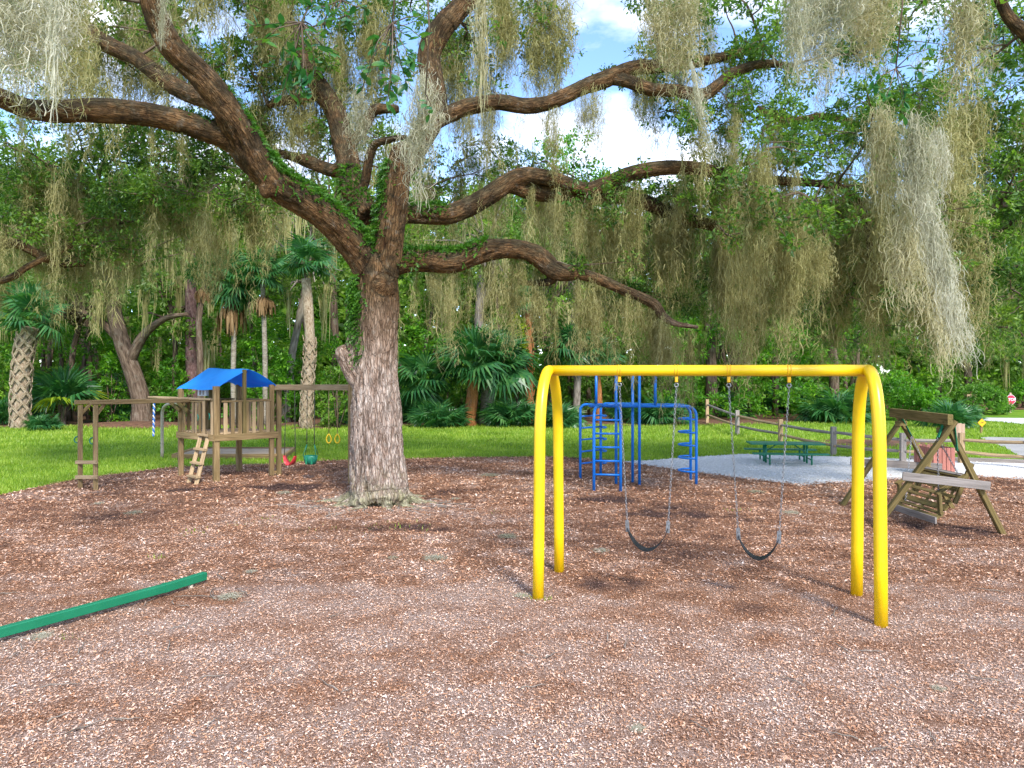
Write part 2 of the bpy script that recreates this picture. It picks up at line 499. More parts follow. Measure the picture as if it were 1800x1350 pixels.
M['litter'] = m_plain('leaf_litter', (0.06, 0.032, 0.018), (0.19, 0.095, 0.055), 5, 0.95, 0.6, 0.03)

def _moss(name, c0, c1, c2, tr=0.35):
    t = NT(name)
    gi = t.n('NewGeometry').outputs['Random Per Island']
    oi = t.n('ObjectInfo').outputs['Random']
    pn = t.noise(t.pos(), 1.6, 3, 0.6)
    f = t.math('ADD', t.math('MULTIPLY', gi, 0.4), t.math('ADD', t.math('MULTIPLY', oi, 0.3), t.math('MULTIPLY', pn, 0.3)))
    c = t.ramp(f, [(0.15, c0), (0.48, c1), (0.85, c2)])
    t.set(Base_Color=c, Roughness=0.95)
    t.b.inputs['Specular IOR Level'].default_value = 0.05
    t.thin(t.mix(1.0, c, (1.1, 1.1, 0.9), 'MULTIPLY'), tr)
    return t.m
M['moss'] = _moss('spanish_moss', (0.19, 0.18, 0.065), (0.38, 0.35, 0.15), (0.54, 0.50, 0.27))
M['moss_tan'] = _moss('tan_spanish_moss', (0.28, 0.25, 0.13), (0.46, 0.42, 0.25), (0.60, 0.56, 0.40))
M['moss_pale'] = _moss('lit_silvery_moss', (0.28, 0.265, 0.17), (0.46, 0.44, 0.325), (0.66, 0.63, 0.53))  # brighter copy of the moss: light on near clumps painted into the colour
M['moss_dark'] = _moss('shaggy_dark_moss', (0.08, 0.078, 0.03), (0.15, 0.145, 0.06), (0.23, 0.215, 0.10))

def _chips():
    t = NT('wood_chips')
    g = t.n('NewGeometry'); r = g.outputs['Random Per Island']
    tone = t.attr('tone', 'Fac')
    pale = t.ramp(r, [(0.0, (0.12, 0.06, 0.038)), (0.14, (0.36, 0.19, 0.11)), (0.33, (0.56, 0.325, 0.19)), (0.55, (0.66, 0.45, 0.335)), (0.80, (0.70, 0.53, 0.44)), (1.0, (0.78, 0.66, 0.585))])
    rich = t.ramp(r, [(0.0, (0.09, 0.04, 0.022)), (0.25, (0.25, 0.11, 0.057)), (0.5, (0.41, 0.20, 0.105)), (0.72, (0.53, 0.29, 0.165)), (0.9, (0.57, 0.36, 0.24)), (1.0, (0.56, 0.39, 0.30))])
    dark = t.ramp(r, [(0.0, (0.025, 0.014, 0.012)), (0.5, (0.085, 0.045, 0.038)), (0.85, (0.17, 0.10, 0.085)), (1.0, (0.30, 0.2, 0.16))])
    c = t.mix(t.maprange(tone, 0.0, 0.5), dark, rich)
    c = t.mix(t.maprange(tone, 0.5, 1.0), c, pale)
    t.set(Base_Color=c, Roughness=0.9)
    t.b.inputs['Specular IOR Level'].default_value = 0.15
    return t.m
M['chips'] = _chips()

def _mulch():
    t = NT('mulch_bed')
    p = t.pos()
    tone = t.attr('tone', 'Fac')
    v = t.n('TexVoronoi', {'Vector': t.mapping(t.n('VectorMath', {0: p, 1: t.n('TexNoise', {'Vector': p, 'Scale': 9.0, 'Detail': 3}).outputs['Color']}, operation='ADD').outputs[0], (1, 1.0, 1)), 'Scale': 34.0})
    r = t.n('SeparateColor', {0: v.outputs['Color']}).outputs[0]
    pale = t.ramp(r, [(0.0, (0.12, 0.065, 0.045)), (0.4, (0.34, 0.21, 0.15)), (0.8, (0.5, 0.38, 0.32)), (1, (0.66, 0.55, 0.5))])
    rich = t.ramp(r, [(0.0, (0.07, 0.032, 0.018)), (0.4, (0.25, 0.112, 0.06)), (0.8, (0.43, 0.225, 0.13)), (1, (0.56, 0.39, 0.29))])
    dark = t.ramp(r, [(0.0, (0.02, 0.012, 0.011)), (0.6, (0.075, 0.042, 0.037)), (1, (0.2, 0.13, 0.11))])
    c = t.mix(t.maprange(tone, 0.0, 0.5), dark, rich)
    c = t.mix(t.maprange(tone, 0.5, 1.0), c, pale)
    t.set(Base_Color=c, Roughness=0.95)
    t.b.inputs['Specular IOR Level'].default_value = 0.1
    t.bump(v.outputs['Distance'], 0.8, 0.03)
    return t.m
M['mulch'] = _mulch()

def _lawn():
    t = NT('lawn')
    p = t.pos()
    n1 = t.noise(p, 0.6, 7, 0.68); n2 = t.noise(t.mapping(p, (6, 6, 6)), 1.0, 5, 0.7)
    c = t.ramp(n1, [(0.3, (0.085, 0.165, 0.012)), (0.52, (0.15, 0.265, 0.018)), (0.75, (0.25, 0.33, 0.045))])
    c = t.mix(t.maprange(n2, 0.35, 0.7, 0.0, 0.6), c, (0.045, 0.12, 0.008))
    c = t.mix(t.maprange(t.noise(p, 0.9, 6, 0.7), 0.64, 0.76, 0, 0.6), c, (0.23, 0.22, 0.06))
    t.set(Base_Color=c, Roughness=0.95)
    t.b.inputs['Specular IOR Level'].default_value = 0.1
    t.bump(n2, 0.6, 0.05)
    return t.m
M['lawn'] = _lawn()
M['grass'] = m_leaf('grass_blades', (0.13, 0.205, 0.018), (0.225, 0.325, 0.03), (0.35, 0.42, 0.07), 0.35, 0.5, 0.6, scale=0.6)
M['gravel'] = m_plain('shell_gravel', (0.42, 0.415, 0.41), (0.72, 0.715, 0.71), 22, 0.95, 0.7, 0.02, 8)
M['concrete'] = m_plain('pale_concrete', (0.44, 0.43, 0.42), (0.55, 0.54, 0.53), 1.5, 0.9, 0.1)
M['path'] = m_plain('grey_path', (0.24, 0.235, 0.22), (0.34, 0.33, 0.31), 1.2, 0.9, 0.15)
# ------------------------------------------------------------------ ground
edge_px = [(-420, 905), (-200, 888), (0, 872), (150, 840), (300, 822), (480, 815), (620, 808), (820, 804), (950, 803), (1060, 807), (1190, 826), (1290, 839), (1400, 851), (1530, 846), (1640, 838), (1700, 836), (1800, 842), (2000, 850)]
EB = np.array([G(*q)[:2] for q in edge_px])
top_px = [(1040, 812), (1110, 812), (1190, 806), (1300, 799), (1500, 804), (1690, 811), (1800, 815), (2000, 822)]
EC = np.array([G(*q)[:2] for q in top_px])
def mulch_edge(x):
    x = np.asarray(x, dtype=float)
    return np.interp(x, EB[:, 0], EB[:, 1]) + 0.35 * (fbm(np.stack([x * 1.3, x * 0, x * 0], -1), 4, 5) - 0.5)
def gravel_edge(x):
    x = np.asarray(x, dtype=float)
    return np.interp(x, EC[:, 0], EC[:, 1]) + 0.25 * (fbm(np.stack([x * 1.7, x * 0 + 9, x * 0], -1), 4, 6) - 0.5)

OAK = G(668, 884)
# worn, damp hollows in the chips, and shade painted under equipment (x, y, rx, ry, depth of tone)
WORN_SHADE = [(*G(1085, 1030)[:2], 0.75, 0.55, 0.55), (*G(1330, 1075)[:2], 0.6, 0.45, 0.55), (*G(1180, 1045)[:2], 0.5, 0.3, 0.35),
        (*G(1060, 880)[:2], 0.8, 0.6, 0.7), (*G(1190, 905)[:2], 1.0, 0.55, 0.55), (*G(1660, 930)[:2], 0.9, 0.7, 0.6),
        (*G(510, 858)[:2], 1.3, 0.5, 0.85), (*G(350, 862)[:2], 0.9, 0.5, 0.5), (*G(800, 862)[:2], 0.9, 0.6, 0.5), (*G(720, 930)[:2], 1.6, 0.45, 0.5),
        (*G(340, 1060)[:2], 0.6, 0.25, 0.4), (*G(1340, 1010)[:2], 0.4, 0.3, 0.3)]
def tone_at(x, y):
    """1 = bleached chips in painted light, 0.5 = fresh red-brown chips in painted shade, 0 = damp dark fines and deepest painted shade"""
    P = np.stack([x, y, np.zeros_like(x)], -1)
    base = 0.5 + 0.5 * np.clip((11.5 - y + 0.10 * (x - 1.0)) / 6.0, 0.10, 0.8)  # paler toward the camera: open light and canopy shade painted into the tone
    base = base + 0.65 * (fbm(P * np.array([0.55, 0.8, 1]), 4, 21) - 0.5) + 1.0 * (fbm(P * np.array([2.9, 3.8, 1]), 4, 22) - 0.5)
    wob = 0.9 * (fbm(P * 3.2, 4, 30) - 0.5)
    for cx, cy_, rx, ry, k in WORN_SHADE:
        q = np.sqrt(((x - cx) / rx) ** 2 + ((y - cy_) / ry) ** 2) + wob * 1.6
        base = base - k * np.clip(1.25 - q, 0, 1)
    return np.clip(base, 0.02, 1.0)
def mulch_z(x, y):
    P = np.stack([x, y, np.zeros_like(x)], -1)
    z = 0.012 + 0.05 * (fbm(P * 0.8, 3, 40) - 0.35) + 0.022 * (fbm(P * 5, 3, 41) - 0.4)
    for cx, cy_, rx, ry, k in WORN_SHADE:
        q = ((x - cx) / (rx * 1.3)) ** 2 + ((y - cy_) / (ry * 1.3)) ** 2
        z = z - 0.03 * k * np.exp(-q * 1.2)
    e = np.clip((mulch_edge(x) - y) / 0.6, 0, 1)
    return np.maximum(0.012, z * e + 0.012)

# lawn: one sheet to the horizon
gx = np.array([-600, -200, -80] + list(np.arange(-45, 46, 1.5)) + [80, 200, 600], dtype=float)
gy = np.array([-300, -80, -20] + list(np.arange(0, 60, 1.5)) + [90, 200, 600], dtype=float)
X, Y = np.meshgrid(gx, gy)
P3 = np.stack([X.ravel(), Y.ravel(), 0 * X.ravel()], -1)
far_ = np.clip((Y.ravel() - 24) / 8, 0, 1)
Z = -0.02 + 0.0 * far_
idx = np.arange(len(gx) * len(gy)).reshape(len(gy), len(gx))
quads = np.stack([idx[:-1, :-1], idx[:-1, 1:], idx[1:, 1:], idx[1:, :-1]], -1).reshape(-1, 4)
np_mesh('lawn', np.stack([X.ravel(), Y.ravel(), Z], -1), quads, M['lawn'], smooth=True, kind='structure')

# mulch bed
xs = np.arange(-14.5, 19.01, 0.14); nt_ = 150
tt = np.linspace(0, 1, nt_) ** 0.9
Xm = np.repeat(xs[None, :], nt_, 0); Em = mulch_edge(xs)
Ym = 2.2 + tt[:, None] * (Em[None, :] - 2.2)
Zm = mulch_z(Xm.ravel(), Ym.ravel()); Zm = Zm.reshape(nt_, -1); Zm[-1, :] = -0.03
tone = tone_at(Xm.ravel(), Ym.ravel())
idx = np.arange(Xm.size).reshape(Xm.shape)
quads = np.stack([idx[:-1, :-1], idx[:-1, 1:], idx[1:, 1:], idx[1:, :-1]], -1).reshape(-1, 4)
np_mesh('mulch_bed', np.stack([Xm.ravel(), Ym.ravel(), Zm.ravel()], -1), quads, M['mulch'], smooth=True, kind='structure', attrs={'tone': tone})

# shell gravel strip
xs = np.arange(3.2, 19.01, 0.25); e0 = mulch_edge(xs) - 0.25; e1 = np.maximum(gravel_edge(xs), e0 + 0.02)
rows = 14
Xg = np.repeat(xs[None, :], rows, 0); Yg = e0[None] + np.linspace(0, 1, rows)[:, None] * (e1 - e0)[None]
idx = np.arange(Xg.size).reshape(Xg.shape)
quads = np.stack([idx[:-1, :-1], idx[:-1, 1:], idx[1:, 1:], idx[1:, :-1]], -1).reshape(-1, 4)
Zg = 0.004 + 0.014 * (fbm(np.stack([Xg.ravel() * 1.5, Yg.ravel() * 1.5, 0 * Xg.ravel()], -1), 3, 8))
np_mesh('gravel_strip', np.stack([Xg.ravel(), Yg.ravel(), Zg], -1), quads, M['gravel'], smooth=True, kind='structure')

# stones lying loose on the gravel
n = 9000
sx = R.uniform(3.6, 18.5, n); a0 = mulch_edge(sx) - 0.5; a1 = gravel_edge(sx) + 0.15
sy = a0 + R.random(n) * np.maximum(a1 - a0, 0.1)
def scatter_tetra(name, x, y, z, size, mat, parent=None):
    n = len(x)
    base = np.array([[1, 0, -.2], [-.5, .8, -.2], [-.5, -.8, -.2], [0.1, 0, .6]])
    a = R.random(n) * 6.28; c, s = np.cos(a), np.sin(a)
    b = base[None] * size[:, None, None] * R.uniform(0.7, 1.3, (n, 4, 1))
    vx = b[..., 0] * c[:, None] - b[..., 1] * s[:, None] + x[:, None]
    vy = b[..., 0] * s[:, None] + b[..., 1] * c[:, None] + y[:, None]
    vz = b[..., 2] + z[:, None]
    vs = np.stack([vx, vy, vz], -1).reshape(-1, 3)
    f = np.array([[0, 1, 3], [1, 2, 3], [2, 0, 3]])
    fs = (f[None] + 4 * np.arange(n)[:, None, None]).reshape(-1, 3)
    return np_mesh(name, vs, fs, mat, parent, kind='stuff')
scatter_tetra('gravel_stones', sx, sy, np.full(n, 0.012), R.uniform(0.012, 0.035, n), M['gravel'])

# wood floor under the trees, and the red leaf-litter mounds
xs = np.arange(-60, 61, 1.0)
we = np.interp(xs, [-60, -28, -22, -18, -10, -5, 0, 4, 8, 14, 18, 22, 60], [36, 35.5, 38.0, 36.5, 37.0, 37.5, 37.6, 37.5, 37.8, 38.5, 41.5, 52, 54]) + 1.4 * (fbm(np.stack([xs * .6, xs * 0, xs * 0], -1), 3, 9) - .5)
vs = []; 
for i, x in enumerate(xs): vs += [(x, we[i], 0.004), (x, 110, 0.02)]
fs = [(2 * i, 2 * i + 2, 2 * i + 3, 2 * i + 1) for i in range(len(xs) - 1)]
np_mesh('woodland_floor', vs, fs, M['litter'], kind='structure')
def wood_edge(x): return np.interp(x, xs, we)

def litter_patch(c, rx, ry, h, name='litter_mound'):
    vs = [(c[0], c[1], h)]; fs = []
    rings, seg = 5, 28
    for r in range(1, rings + 1):
        for k in range(seg):
            a = 2 * math.pi * k / seg
            w = 1 + 0.16 * math.sin(3 * a + c[0]) + 0.1 * math.sin(5 * a + c[1])
            q = r / rings
            vs.append((c[0] + math.cos(a) * rx * q * w, c[1] + math.sin(a) * ry * q * w, h * (1 - q * q) ** 1.0 - (0.03 if r == rings else 0)))
    for k in range(seg): fs.append((0, 1 + k, 1 + (k + 1) % seg, 1 + (k + 1) % seg))
    tri = [(a, b, c_, c_) for a, b, c_, _ in fs]
    me = bpy.data.meshes.new(name)
    F_ = [(a, b, c_) for a, b, c_, _ in tri]
    for r in range(rings - 1):
        for k in range(seg):
            F_.append((1 + r * seg + k, 1 + (r + 1) * seg + k, 1 + (r + 1) * seg + (k + 1) % seg, 1 + r * seg + (k + 1) % seg))
    me.from_pydata(vs, [], F_); me.materials.append(M['litter'])
    me.polygons.foreach_set('use_smooth', np.full(len(F_), True))
    o = bpy.data.objects.new(name, me); COL.objects.link(o); o['kind'] = 'structure'
    return o
litter_patch(G(240, 748), 3.0, 1.6, 0.22)
litter_patch(G(1540, 779), 2.4, 1.5, 0.10)
litter_patch(G(545, 752), 1.1, 0.7, 0.08)

# road and path at the right
def strip(name, pts, mat, z, kind='structure'):
    vs = [(p.x, p.y, z) for p in pts]
    me = bpy.data.meshes.new(name); n_ = len(vs) // 2
    me.from_pydata(vs, [], [(i, i + 1, len(vs) - 2 - i, len(vs) - 1 - i) for i in range(n_ - 1)])
    me.materials.append(mat); o = bpy.data.objects.new(name, me); COL.objects.link(o); o['kind'] = kind
    return o
ROAD = [G(1715, 737.5), G(1760, 742), G(1800, 745.5), G(2000, 760), G(2100, 742), G(1900, 736.5), G(1800, 735), G(1720, 734)]
strip('road', ROAD, M['concrete'], 0.004)
PATH = [G(1722, 769), G(1765, 786), G(1800, 806), G(1900, 850), G(2000, 850), G(1900, 772), G(1800, 769.5), G(1740, 768)]
strip('path', PATH, M['path'], 0.002)
def inside(x, y, pl):
    c = np.zeros(len(x), dtype=bool); n_ = len(pl)
    for i in range(n_):
        a, b = pl[i], pl[(i + 1) % n_]
        if abs(b.y - a.y) < 1e-9: continue
        c ^= ((a.y > y) != (b.y > y)) & (x < (b.x - a.x) * (y - a.y) / (b.y - a.y) + a.x)
    return c

# loose chips, geometry to the far edge of the bed
def chips(n, y0, y1, lmin, lmax, far=False):
    y = np.sqrt(R.uniform(y0 ** 2, y1 ** 2, n))
    x = R.uniform(-1, 1, n) * (y * 0.76 + 0.6)
    k = y < mulch_edge(x) + R.exponential(0.12, n) - 0.05
    k &= (fbm(np.stack([x * 7, y * 7, 0 * x], -1), 2, 51) > 0.2)
    x, y = x[k], y[k]; n = len(x)
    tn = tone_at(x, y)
    keep = R.random(n) < (0.45 + 0.55 * np.clip(tn / 0.4, 0, 1))
    x, y, tn = x[keep], y[keep], tn[keep]; n = len(x)
    z = mulch_z(x, y) + R.random(n) * 0.014 + 0.003
    if not far:
        k = R.random(n) < np.clip((9.0 - y) / 3.5, 0, 1); x, y, tn, z = x[k], y[k], tn[k], z[k]; n = len(x)
    ln = R.uniform(lmin, lmax, n) * (0.7 + 0.6 * R.random(n) ** 2); wd = ln * R.uniform(0.18, 0.48, n)
    a = R.random(n) * 2 * math.pi; tilt = R.normal(0, 0.28, n); roll = R.normal(0, 0.4, n)
    d = np.stack([np.cos(a) * np.cos(tilt), np.sin(a) * np.cos(tilt), np.sin(tilt)], -1)
    s = np.stack([-np.sin(a) * np.cos(roll), np.cos(a) * np.cos(roll), np.sin(roll)], -1)
    c = np.stack([x, y, z + ln * 0.5 * np.abs(np.sin(tilt)) * 0.6], -1)
    up = np.array([0, 0, 1.0])
    if far:
        hl, hw = (ln / 2)[:, None], (wd / 2)[:, None]
        v = np.stack([c - d * hl, c - s * hw + up * .004, c + d * hl, c + s * hw + up * .004], 1)
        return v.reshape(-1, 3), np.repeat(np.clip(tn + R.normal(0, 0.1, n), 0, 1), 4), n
    bend = (R.random(n) * 0.18 * ln)[:, None] * up
    hl, hw = (ln / 2)[:, None], (wd / 2)[:, None]
    k1, k2 = R.uniform(0.5, 1.1, (n, 1)), R.uniform(0.5, 1.1, (n, 1))
    v = np.stack([c - d * hl - s * hw * k1, c - d * hl * R.uniform(.7, 1, (n, 1)) + s * hw, c + bend + s * hw * 1.1, c + bend - s * hw, c + d * hl + s * hw * k2, c + d * hl * R.uniform(.7, 1, (n, 1)) - s * hw], 1)
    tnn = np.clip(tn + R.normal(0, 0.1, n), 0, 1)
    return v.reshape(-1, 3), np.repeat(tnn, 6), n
vv, ta, ff_, bse = [], [], [], 0
f6 = np.array([[0, 3, 2, 1], [3, 5, 4, 2]]); f4 = np.array([[0, 1, 2, 3]])
for a in ((105000, 4.0, 9.0, 0.010, 0.029, False), (110000, 4.4, 9.5, 0.014, 0.038, True), (125000, 9.5, 15, 0.024, 0.06, True), (90000, 15, 24, 0.045, 0.10, True)):
    v, t_, n_ = chips(*a); vv.append(v); ta.append(t_); k = 4 if a[-1] else 6
    ff_.append(((f4 if a[-1] else f6)[None] + k * np.arange(n_)[:, None, None]).reshape(-1, 4) + bse); bse += len(v)
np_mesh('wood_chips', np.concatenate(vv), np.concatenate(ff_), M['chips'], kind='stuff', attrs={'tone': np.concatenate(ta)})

# grass blades on the lawn
def blades(n, y0, y1, hmin, hmax, wmul, extra=None):
    y = np.sqrt(R.uniform(y0 ** 2, y1 ** 2, n)); x = R.uniform(-1, 1, n) * (y * 0.78)
    ok = (y > mulch_edge(x) - R.exponential(0.10, n)) & (y < wood_edge(x) + 0.5)
    ok &= ~((x > 3.6) & (y < gravel_edge(x) + 0.02))
    for pl in (ROAD, PATH): ok &= ~inside(x, y, pl)
    x, y = x[ok], y[ok]
    if extra is not None: x = np.concatenate([x, extra[0]]); y = np.concatenate([y, extra[1]])
    n = len(x)
    h = R.uniform(hmin, hmax, n) * (0.6 + 0.8 * fbm(np.stack([x, y, 0 * x], -1) * 1.4, 3, 60)); w = h * wmul * R.uniform(0.6, 1.3, n)
    a = R.random(n) * 6.283; lean = R.normal(0, 0.5, n)
    s = np.stack([np.cos(a), np.sin(a), 0 * a], -1) * w[:, None]
    tip = np.stack([-np.sin(a) * lean * h, np.cos(a) * lean * h, h], -1)
    b = np.stack([x, y, np.full(n, -0.012)], -1)
    v = np.stack([b - s, b + s, b + tip], 1).reshape(-1, 3)
    return v, np.arange(3 * n).reshape(-1, 3)
ex, ey = [], []
for (px, py, m_, r_) in ((430, 925, 60, .35), (470, 915, 40, .3), (330, 940, 25, .3), (700, 928, 50, .5), (945, 1058, 40, .12), (120, 1125, 40, .15), (280, 985, 20, .1), (1295, 900, 20, .2), (870, 905, 18, .2), (560, 935, 40, .5)):
    c = G(px, py)
    ex += list(R.normal(c.x, r_ * 0.7, m_)); ey += list(R.normal(c.y, r_ * 0.4, m_))
v1, f1 = blades(110000, 16, 26, 0.05, 0.10, 0.16, (np.array(ex), np.array(ey)))
v2, f2 = blades(70000, 26, 40, 0.06, 0.13, 0.22)
np_mesh('grass', np.concatenate([v1, v2]), np.concatenate([f1, f2 + len(v1)]), M['grass'], kind='stuff')
# ------------------------------------------------------------------ yellow arch swing set
def chain_mb(p0, p1, link=0.046, r=0.0034):
    p0, p1 = Vector(p0), Vector(p1); d = p1 - p0; L_ = d.length; d.normalize()
    n = max(2, int(L_ / (link * 0.78))); step = L_ / n
    mb = MB()
    x0 = d.cross(Vector((0, 1, 0.01))).normalized(); y0 = d.cross(x0)
    for i in range(n):
        c = p0 + d * (step * (i + 0.5))
        a = (math.pi / 4 if i % 2 else -math.pi / 4) + rnd.uniform(-.12, .12); s = x0 * math.cos(a) + y0 * math.sin(a)
        hw, hl = link * 0.27, step * 0.5 + r * 1.6
        pts = []
        for k in range(8):
            an = 2 * math.pi * k / 8
            pts.append(c + s * (hw * math.cos(an)) + d * (hl * math.sin(an)))
        mb.tube(pts, r, 4, closed=True)
    return mb

fl, rl = G(946, 1057), G(983, 1009)
fr, rr = G(1549, 1104), G(1506, 1050)
arch_top = EYE + 0.005
TR = 0.072
sw_c = (fl + rl + fr + rr) / 4
swing_set = thing('swing_set', 'tall yellow tube-arch swing set standing on the wood chips', 'swing set', (sw_c.x, sw_c.y, 0))
def arch(f, r_):
    f, r_ = Vector(f), Vector(r_)
    m = (f + r_) / 2; u = (f - r_) / 2; half = u.length; u.normalize()
    hgt = 1.02                       # height of the bend
    zb = arch_top - hgt
    pts = [Vector((f.x, f.y, -0.05))]
    top_pull = 0.88
    a = m + u * half * top_pull
    pts += [Vector((f.x + (a.x - f.x) * t, f.y + (a.y - f.y) * t, zb * t)) for t in (0.33, 0.66, 1.0)]
    for k in range(1, 24):
        an = math.pi * k / 24
        q = m + u * half * top_pull * math.cos(an)
        pts.append(Vector((q.x, q.y, zb + hgt * math.sin(an) ** 0.86)))
    b = m - u * half * top_pull
    pts += [Vector((b.x + (r_.x - b.x) * t, b.y + (r_.y - b.y) * t, zb * (1 - t))) for t in (0.0, 0.34, 0.67)]
    pts.append(Vector((r_.x, r_.y, -0.05)))
    return pts, Vector((m.x, m.y, arch_top))
pl, ml = arch(fl, rl); pr, mr = arch(fr, rr)
tube_part('arch', pl, TR, M['yellow'], swing_set, 20)
tube_part('arch', pr, TR, M['yellow'], swing_set, 20)
tube_part('crossbar', [ml + (mr - ml) * t for t in (0.0, 0.25, 0.5, 0.75, 1.0)], TR * 0.97, M['yellow'], swing_set, 20)
bdir = (mr - ml).normalized()
def on_bar(px):
    k = (px - CX) / F
    t = (k * ml.y - ml.x) / ((mr.x - ml.x) - k * (mr.y - ml.y))
    return ml + (mr - ml) * t
hang = [on_bar(p) for p in (1089, 1189, 1281, 1387)]
for p in hang:
    cl = MB()
    ring = arc_pts(p, bdir.cross(Vector((0, 0, 1))), (0, 0, 1), TR + 0.001, 0, 2 * math.pi, 20)[:-1]
    for off in (-0.018, 0.018): cl.tube([q + bdir * off for q in ring], 0.006, 6, closed=True)
    c = cl.build('hanger', M['clamp_yellow'], swing_set, smooth=True)
    b = MB().beam(p + Vector((0, 0, -TR - 0.005)), p + Vector((0, 0, -TR - 0.075)), 0.06, 0.04, up=bdir, ch=0.008)
    b.build('bracket', M['clamp_yellow'], c)
    e = MB().tube(arc_pts(p + Vector((0, 0, -TR - 0.115)), bdir, (0, 0, 1), 0.024, 0, 2 * math.pi, 12)[:-1], 0.008, 6, closed=True)
    e.build('eye_bolt', M['steel'], c, smooth=True)

def belt(pa, pb, sag, wid, thick, perp):
    """U-shaped flexible seat between two points"""
    pa, pb = Vector(pa), Vector(pb); n = 22
    w = perp.normalized() * (wid / 2)
    vs, fs = [], []
    for i in range(n + 1):
        t = i / n; p = pa.lerp(pb, t); s = 4 * t * (1 - t)
        p = p + Vector((0, 0, -sag * s ** 0.85))
        e = 0.55 + 0.45 * min(1, min(t, 1 - t) * 6)
        up = Vector((0, 0, thick / 2))
        vs += [p - w * e - up, p + w * e - up, p + w * e + up, p - w * e + up]
    for i in range(n):
        a = 4 * i
        for k in range(4): fs.append((a + k, a + (k + 1) % 4, a + 4 + (k + 1) % 4, a + 4 + k))
    fs += [(3, 2, 1, 0), (4 * n, 4 * n + 1, 4 * n + 2, 4 * n + 3)]
    return MB().poly(vs, fs)
def swing(h0, h1, px0, py0, px1, py1, sag_px, label, lean):
    mid = (h0 + h1) / 2
    s = thing('swing', label, 'swing', (mid.x, mid.y, 0.6), 'belt swings on the yellow swing set')
    a = V(px0, py0, h0.y + lean); b = V(px1, py1, h1.y + lean)
    chain_mb(h0 + Vector((0, 0, -TR - 0.13)), a).build('chain', M['steel'], s, smooth=True)
    chain_mb(h1 + Vector((0, 0, -TR - 0.13)), b).build('chain', M['steel'], s, smooth=True)
    perp = (b - a).cross(Vector((0, 0, 1)))
    seat = belt(a, b, sag_px / F * a.y, 0.15, 0.016, perp).build('belt_seat', M['rubber'], s, smooth=False)
    for p, q in ((a, h0), (b, h1)):
        d = (q - p).normalized()
        MB().beam(p - d * 0.05, p + d * 0.10, 0.05, 0.012, up=perp).build('end_plate', M['steel'], seat)
swing(hang[0], hang[1], 1103, 928, 1174, 930, 37, 'black belt swing on chains nearer the left yellow arch', 0.02)
swing(hang[2], hang[3], 1298, 942, 1369, 948, 36, 'black belt swing on chains nearer the right yellow arch', 0.02)

# ------------------------------------------------------------------ green balance beam
bb = thing('balance_beam', 'low green zigzag balance beam lying across the wood chips', 'balance beam', (G(240, 1060).x, G(240, 1060).y, 0))
zb = 0.145
p_end, p_kink = V(360, 1017, G(360, 1031).y), V(292, 1038, G(292, 1053).y)
for p in (p_end, p_kink): p.z = zb
p_left = G(-2, 1112, zb); p_far = p_left + (p_left - p_kink).normalized() * 0.9
k1 = (p_kink - p_end).normalized() * 0.001
beam_part('beam_section', p_end, p_kink + k1, 0.088, 0.105, M['green'], bb)
beam_part('beam_section', p_kink, p_far, 0.087, 0.104, M['green'], bb)
joint = p_kink
beam_part('joint_plate', joint + (p_end - joint).normalized() * 0.03, joint - (joint - p_left).normalized() * 0.035, 0.094, 0.111, M['green'], bb)
for t in (0.38,):
    q = p_end.lerp(p_kink, t); tube_part('support_post', [(q.x, q.y, -0.05), (q.x, q.y, zb - 0.05)], 0.032, M['beige_metal'], bb)
q = p_kink.lerp(p_far, 0.86); tube_part('support_post', [(q.x, q.y, -0.05), (q.x, q.y, zb - 0.05)], 0.032, M['beige_metal'], bb)

# ------------------------------------------------------------------ wooden play tower
A, B, C, D = G(318, 838), G(380, 848), G(483, 838), G(420, 830)
AT, BT, CT, DT = (A - A, B, C, D)
tower = thing('play_tower', 'weathered wooden play tower with blue tarp roof and ladder', 'play tower', ((A + C) / 2))
W = M['wood']
def post(p, z1, w=0.13, mat=None, name='post', z0=-0.05, parent=None, h=None):
    return beam_part(name, (p.x, p.y, z0), (p.x, p.y, z1), w, h or w, mat or W, parent or tower, up=(B - C).normalized())
deckZ = EYE - (765 - CY) / F * B.y
railZ = EYE - (706 - CY) / F * B.y
def zt(py, p): return EYE - (py - CY) / F * p.y
post(A, zt(683, A)); post(B, zt(679, B), 0.15); post(D, zt(676, D), 0.14)
c1 = C + (B - C).normalized() * 0.09; c2 = C - (B - C).normalized() * 0.09 + Vector((0.02, 0, 0))
post(c1, zt(676, C), 0.12); post(c2, zt(677, C), 0.12)
midBC = (B + C) / 2; midAD = (A + D) / 2; midBC.y -= 0.0
ridgeZ = zt(649, midBC)
post(midBC + Vector((-0.02, -0.08, 0)), ridgeZ - 0.01, 0.09, M['wood_mossy'], 'ridge_post', deckZ - 0.05)
post(midAD, ridgeZ - 0.02, 0.09, M['wood_mossy'], 'ridge_post', deckZ - 0.05)
# deck: planks on rim joists
def edge_beam(p, q, z, w, h, name, mat=None, out=0.0, ext=0.0):
    d = (q - p).normalized(); nrm = Vector((d.y, -d.x, 0))
    a = p + nrm * out - d * ext; b = q + nrm * out + d * ext
    return beam_part(name, (a.x, a.y, z), (b.x, b.y, z), w, h, mat or W, tower)
nin = 0.08
for (p, q) in ((A, B), (B, C), (C, D), (D, A)):
    edge_beam(p, q, deckZ - 0.07, 0.045, 0.17, 'joist', None, nin, 0.06)
nb = 10
for i in range(nb):
    t0 = (i + 0.5) / nb
    a = A.lerp(B, t0); b = D.lerp(C, t0); d = (b - a).normalized()
    beam_part('deck_plank', (a.x - d.x * .02, a.y - d.y * .02, deckZ + 0.032), (b.x + d.x * .02, b.y + d.y * .02, deckZ + 0.032), (B - A).length / nb * 0.93, 0.035, M['wood_pale'], tower)
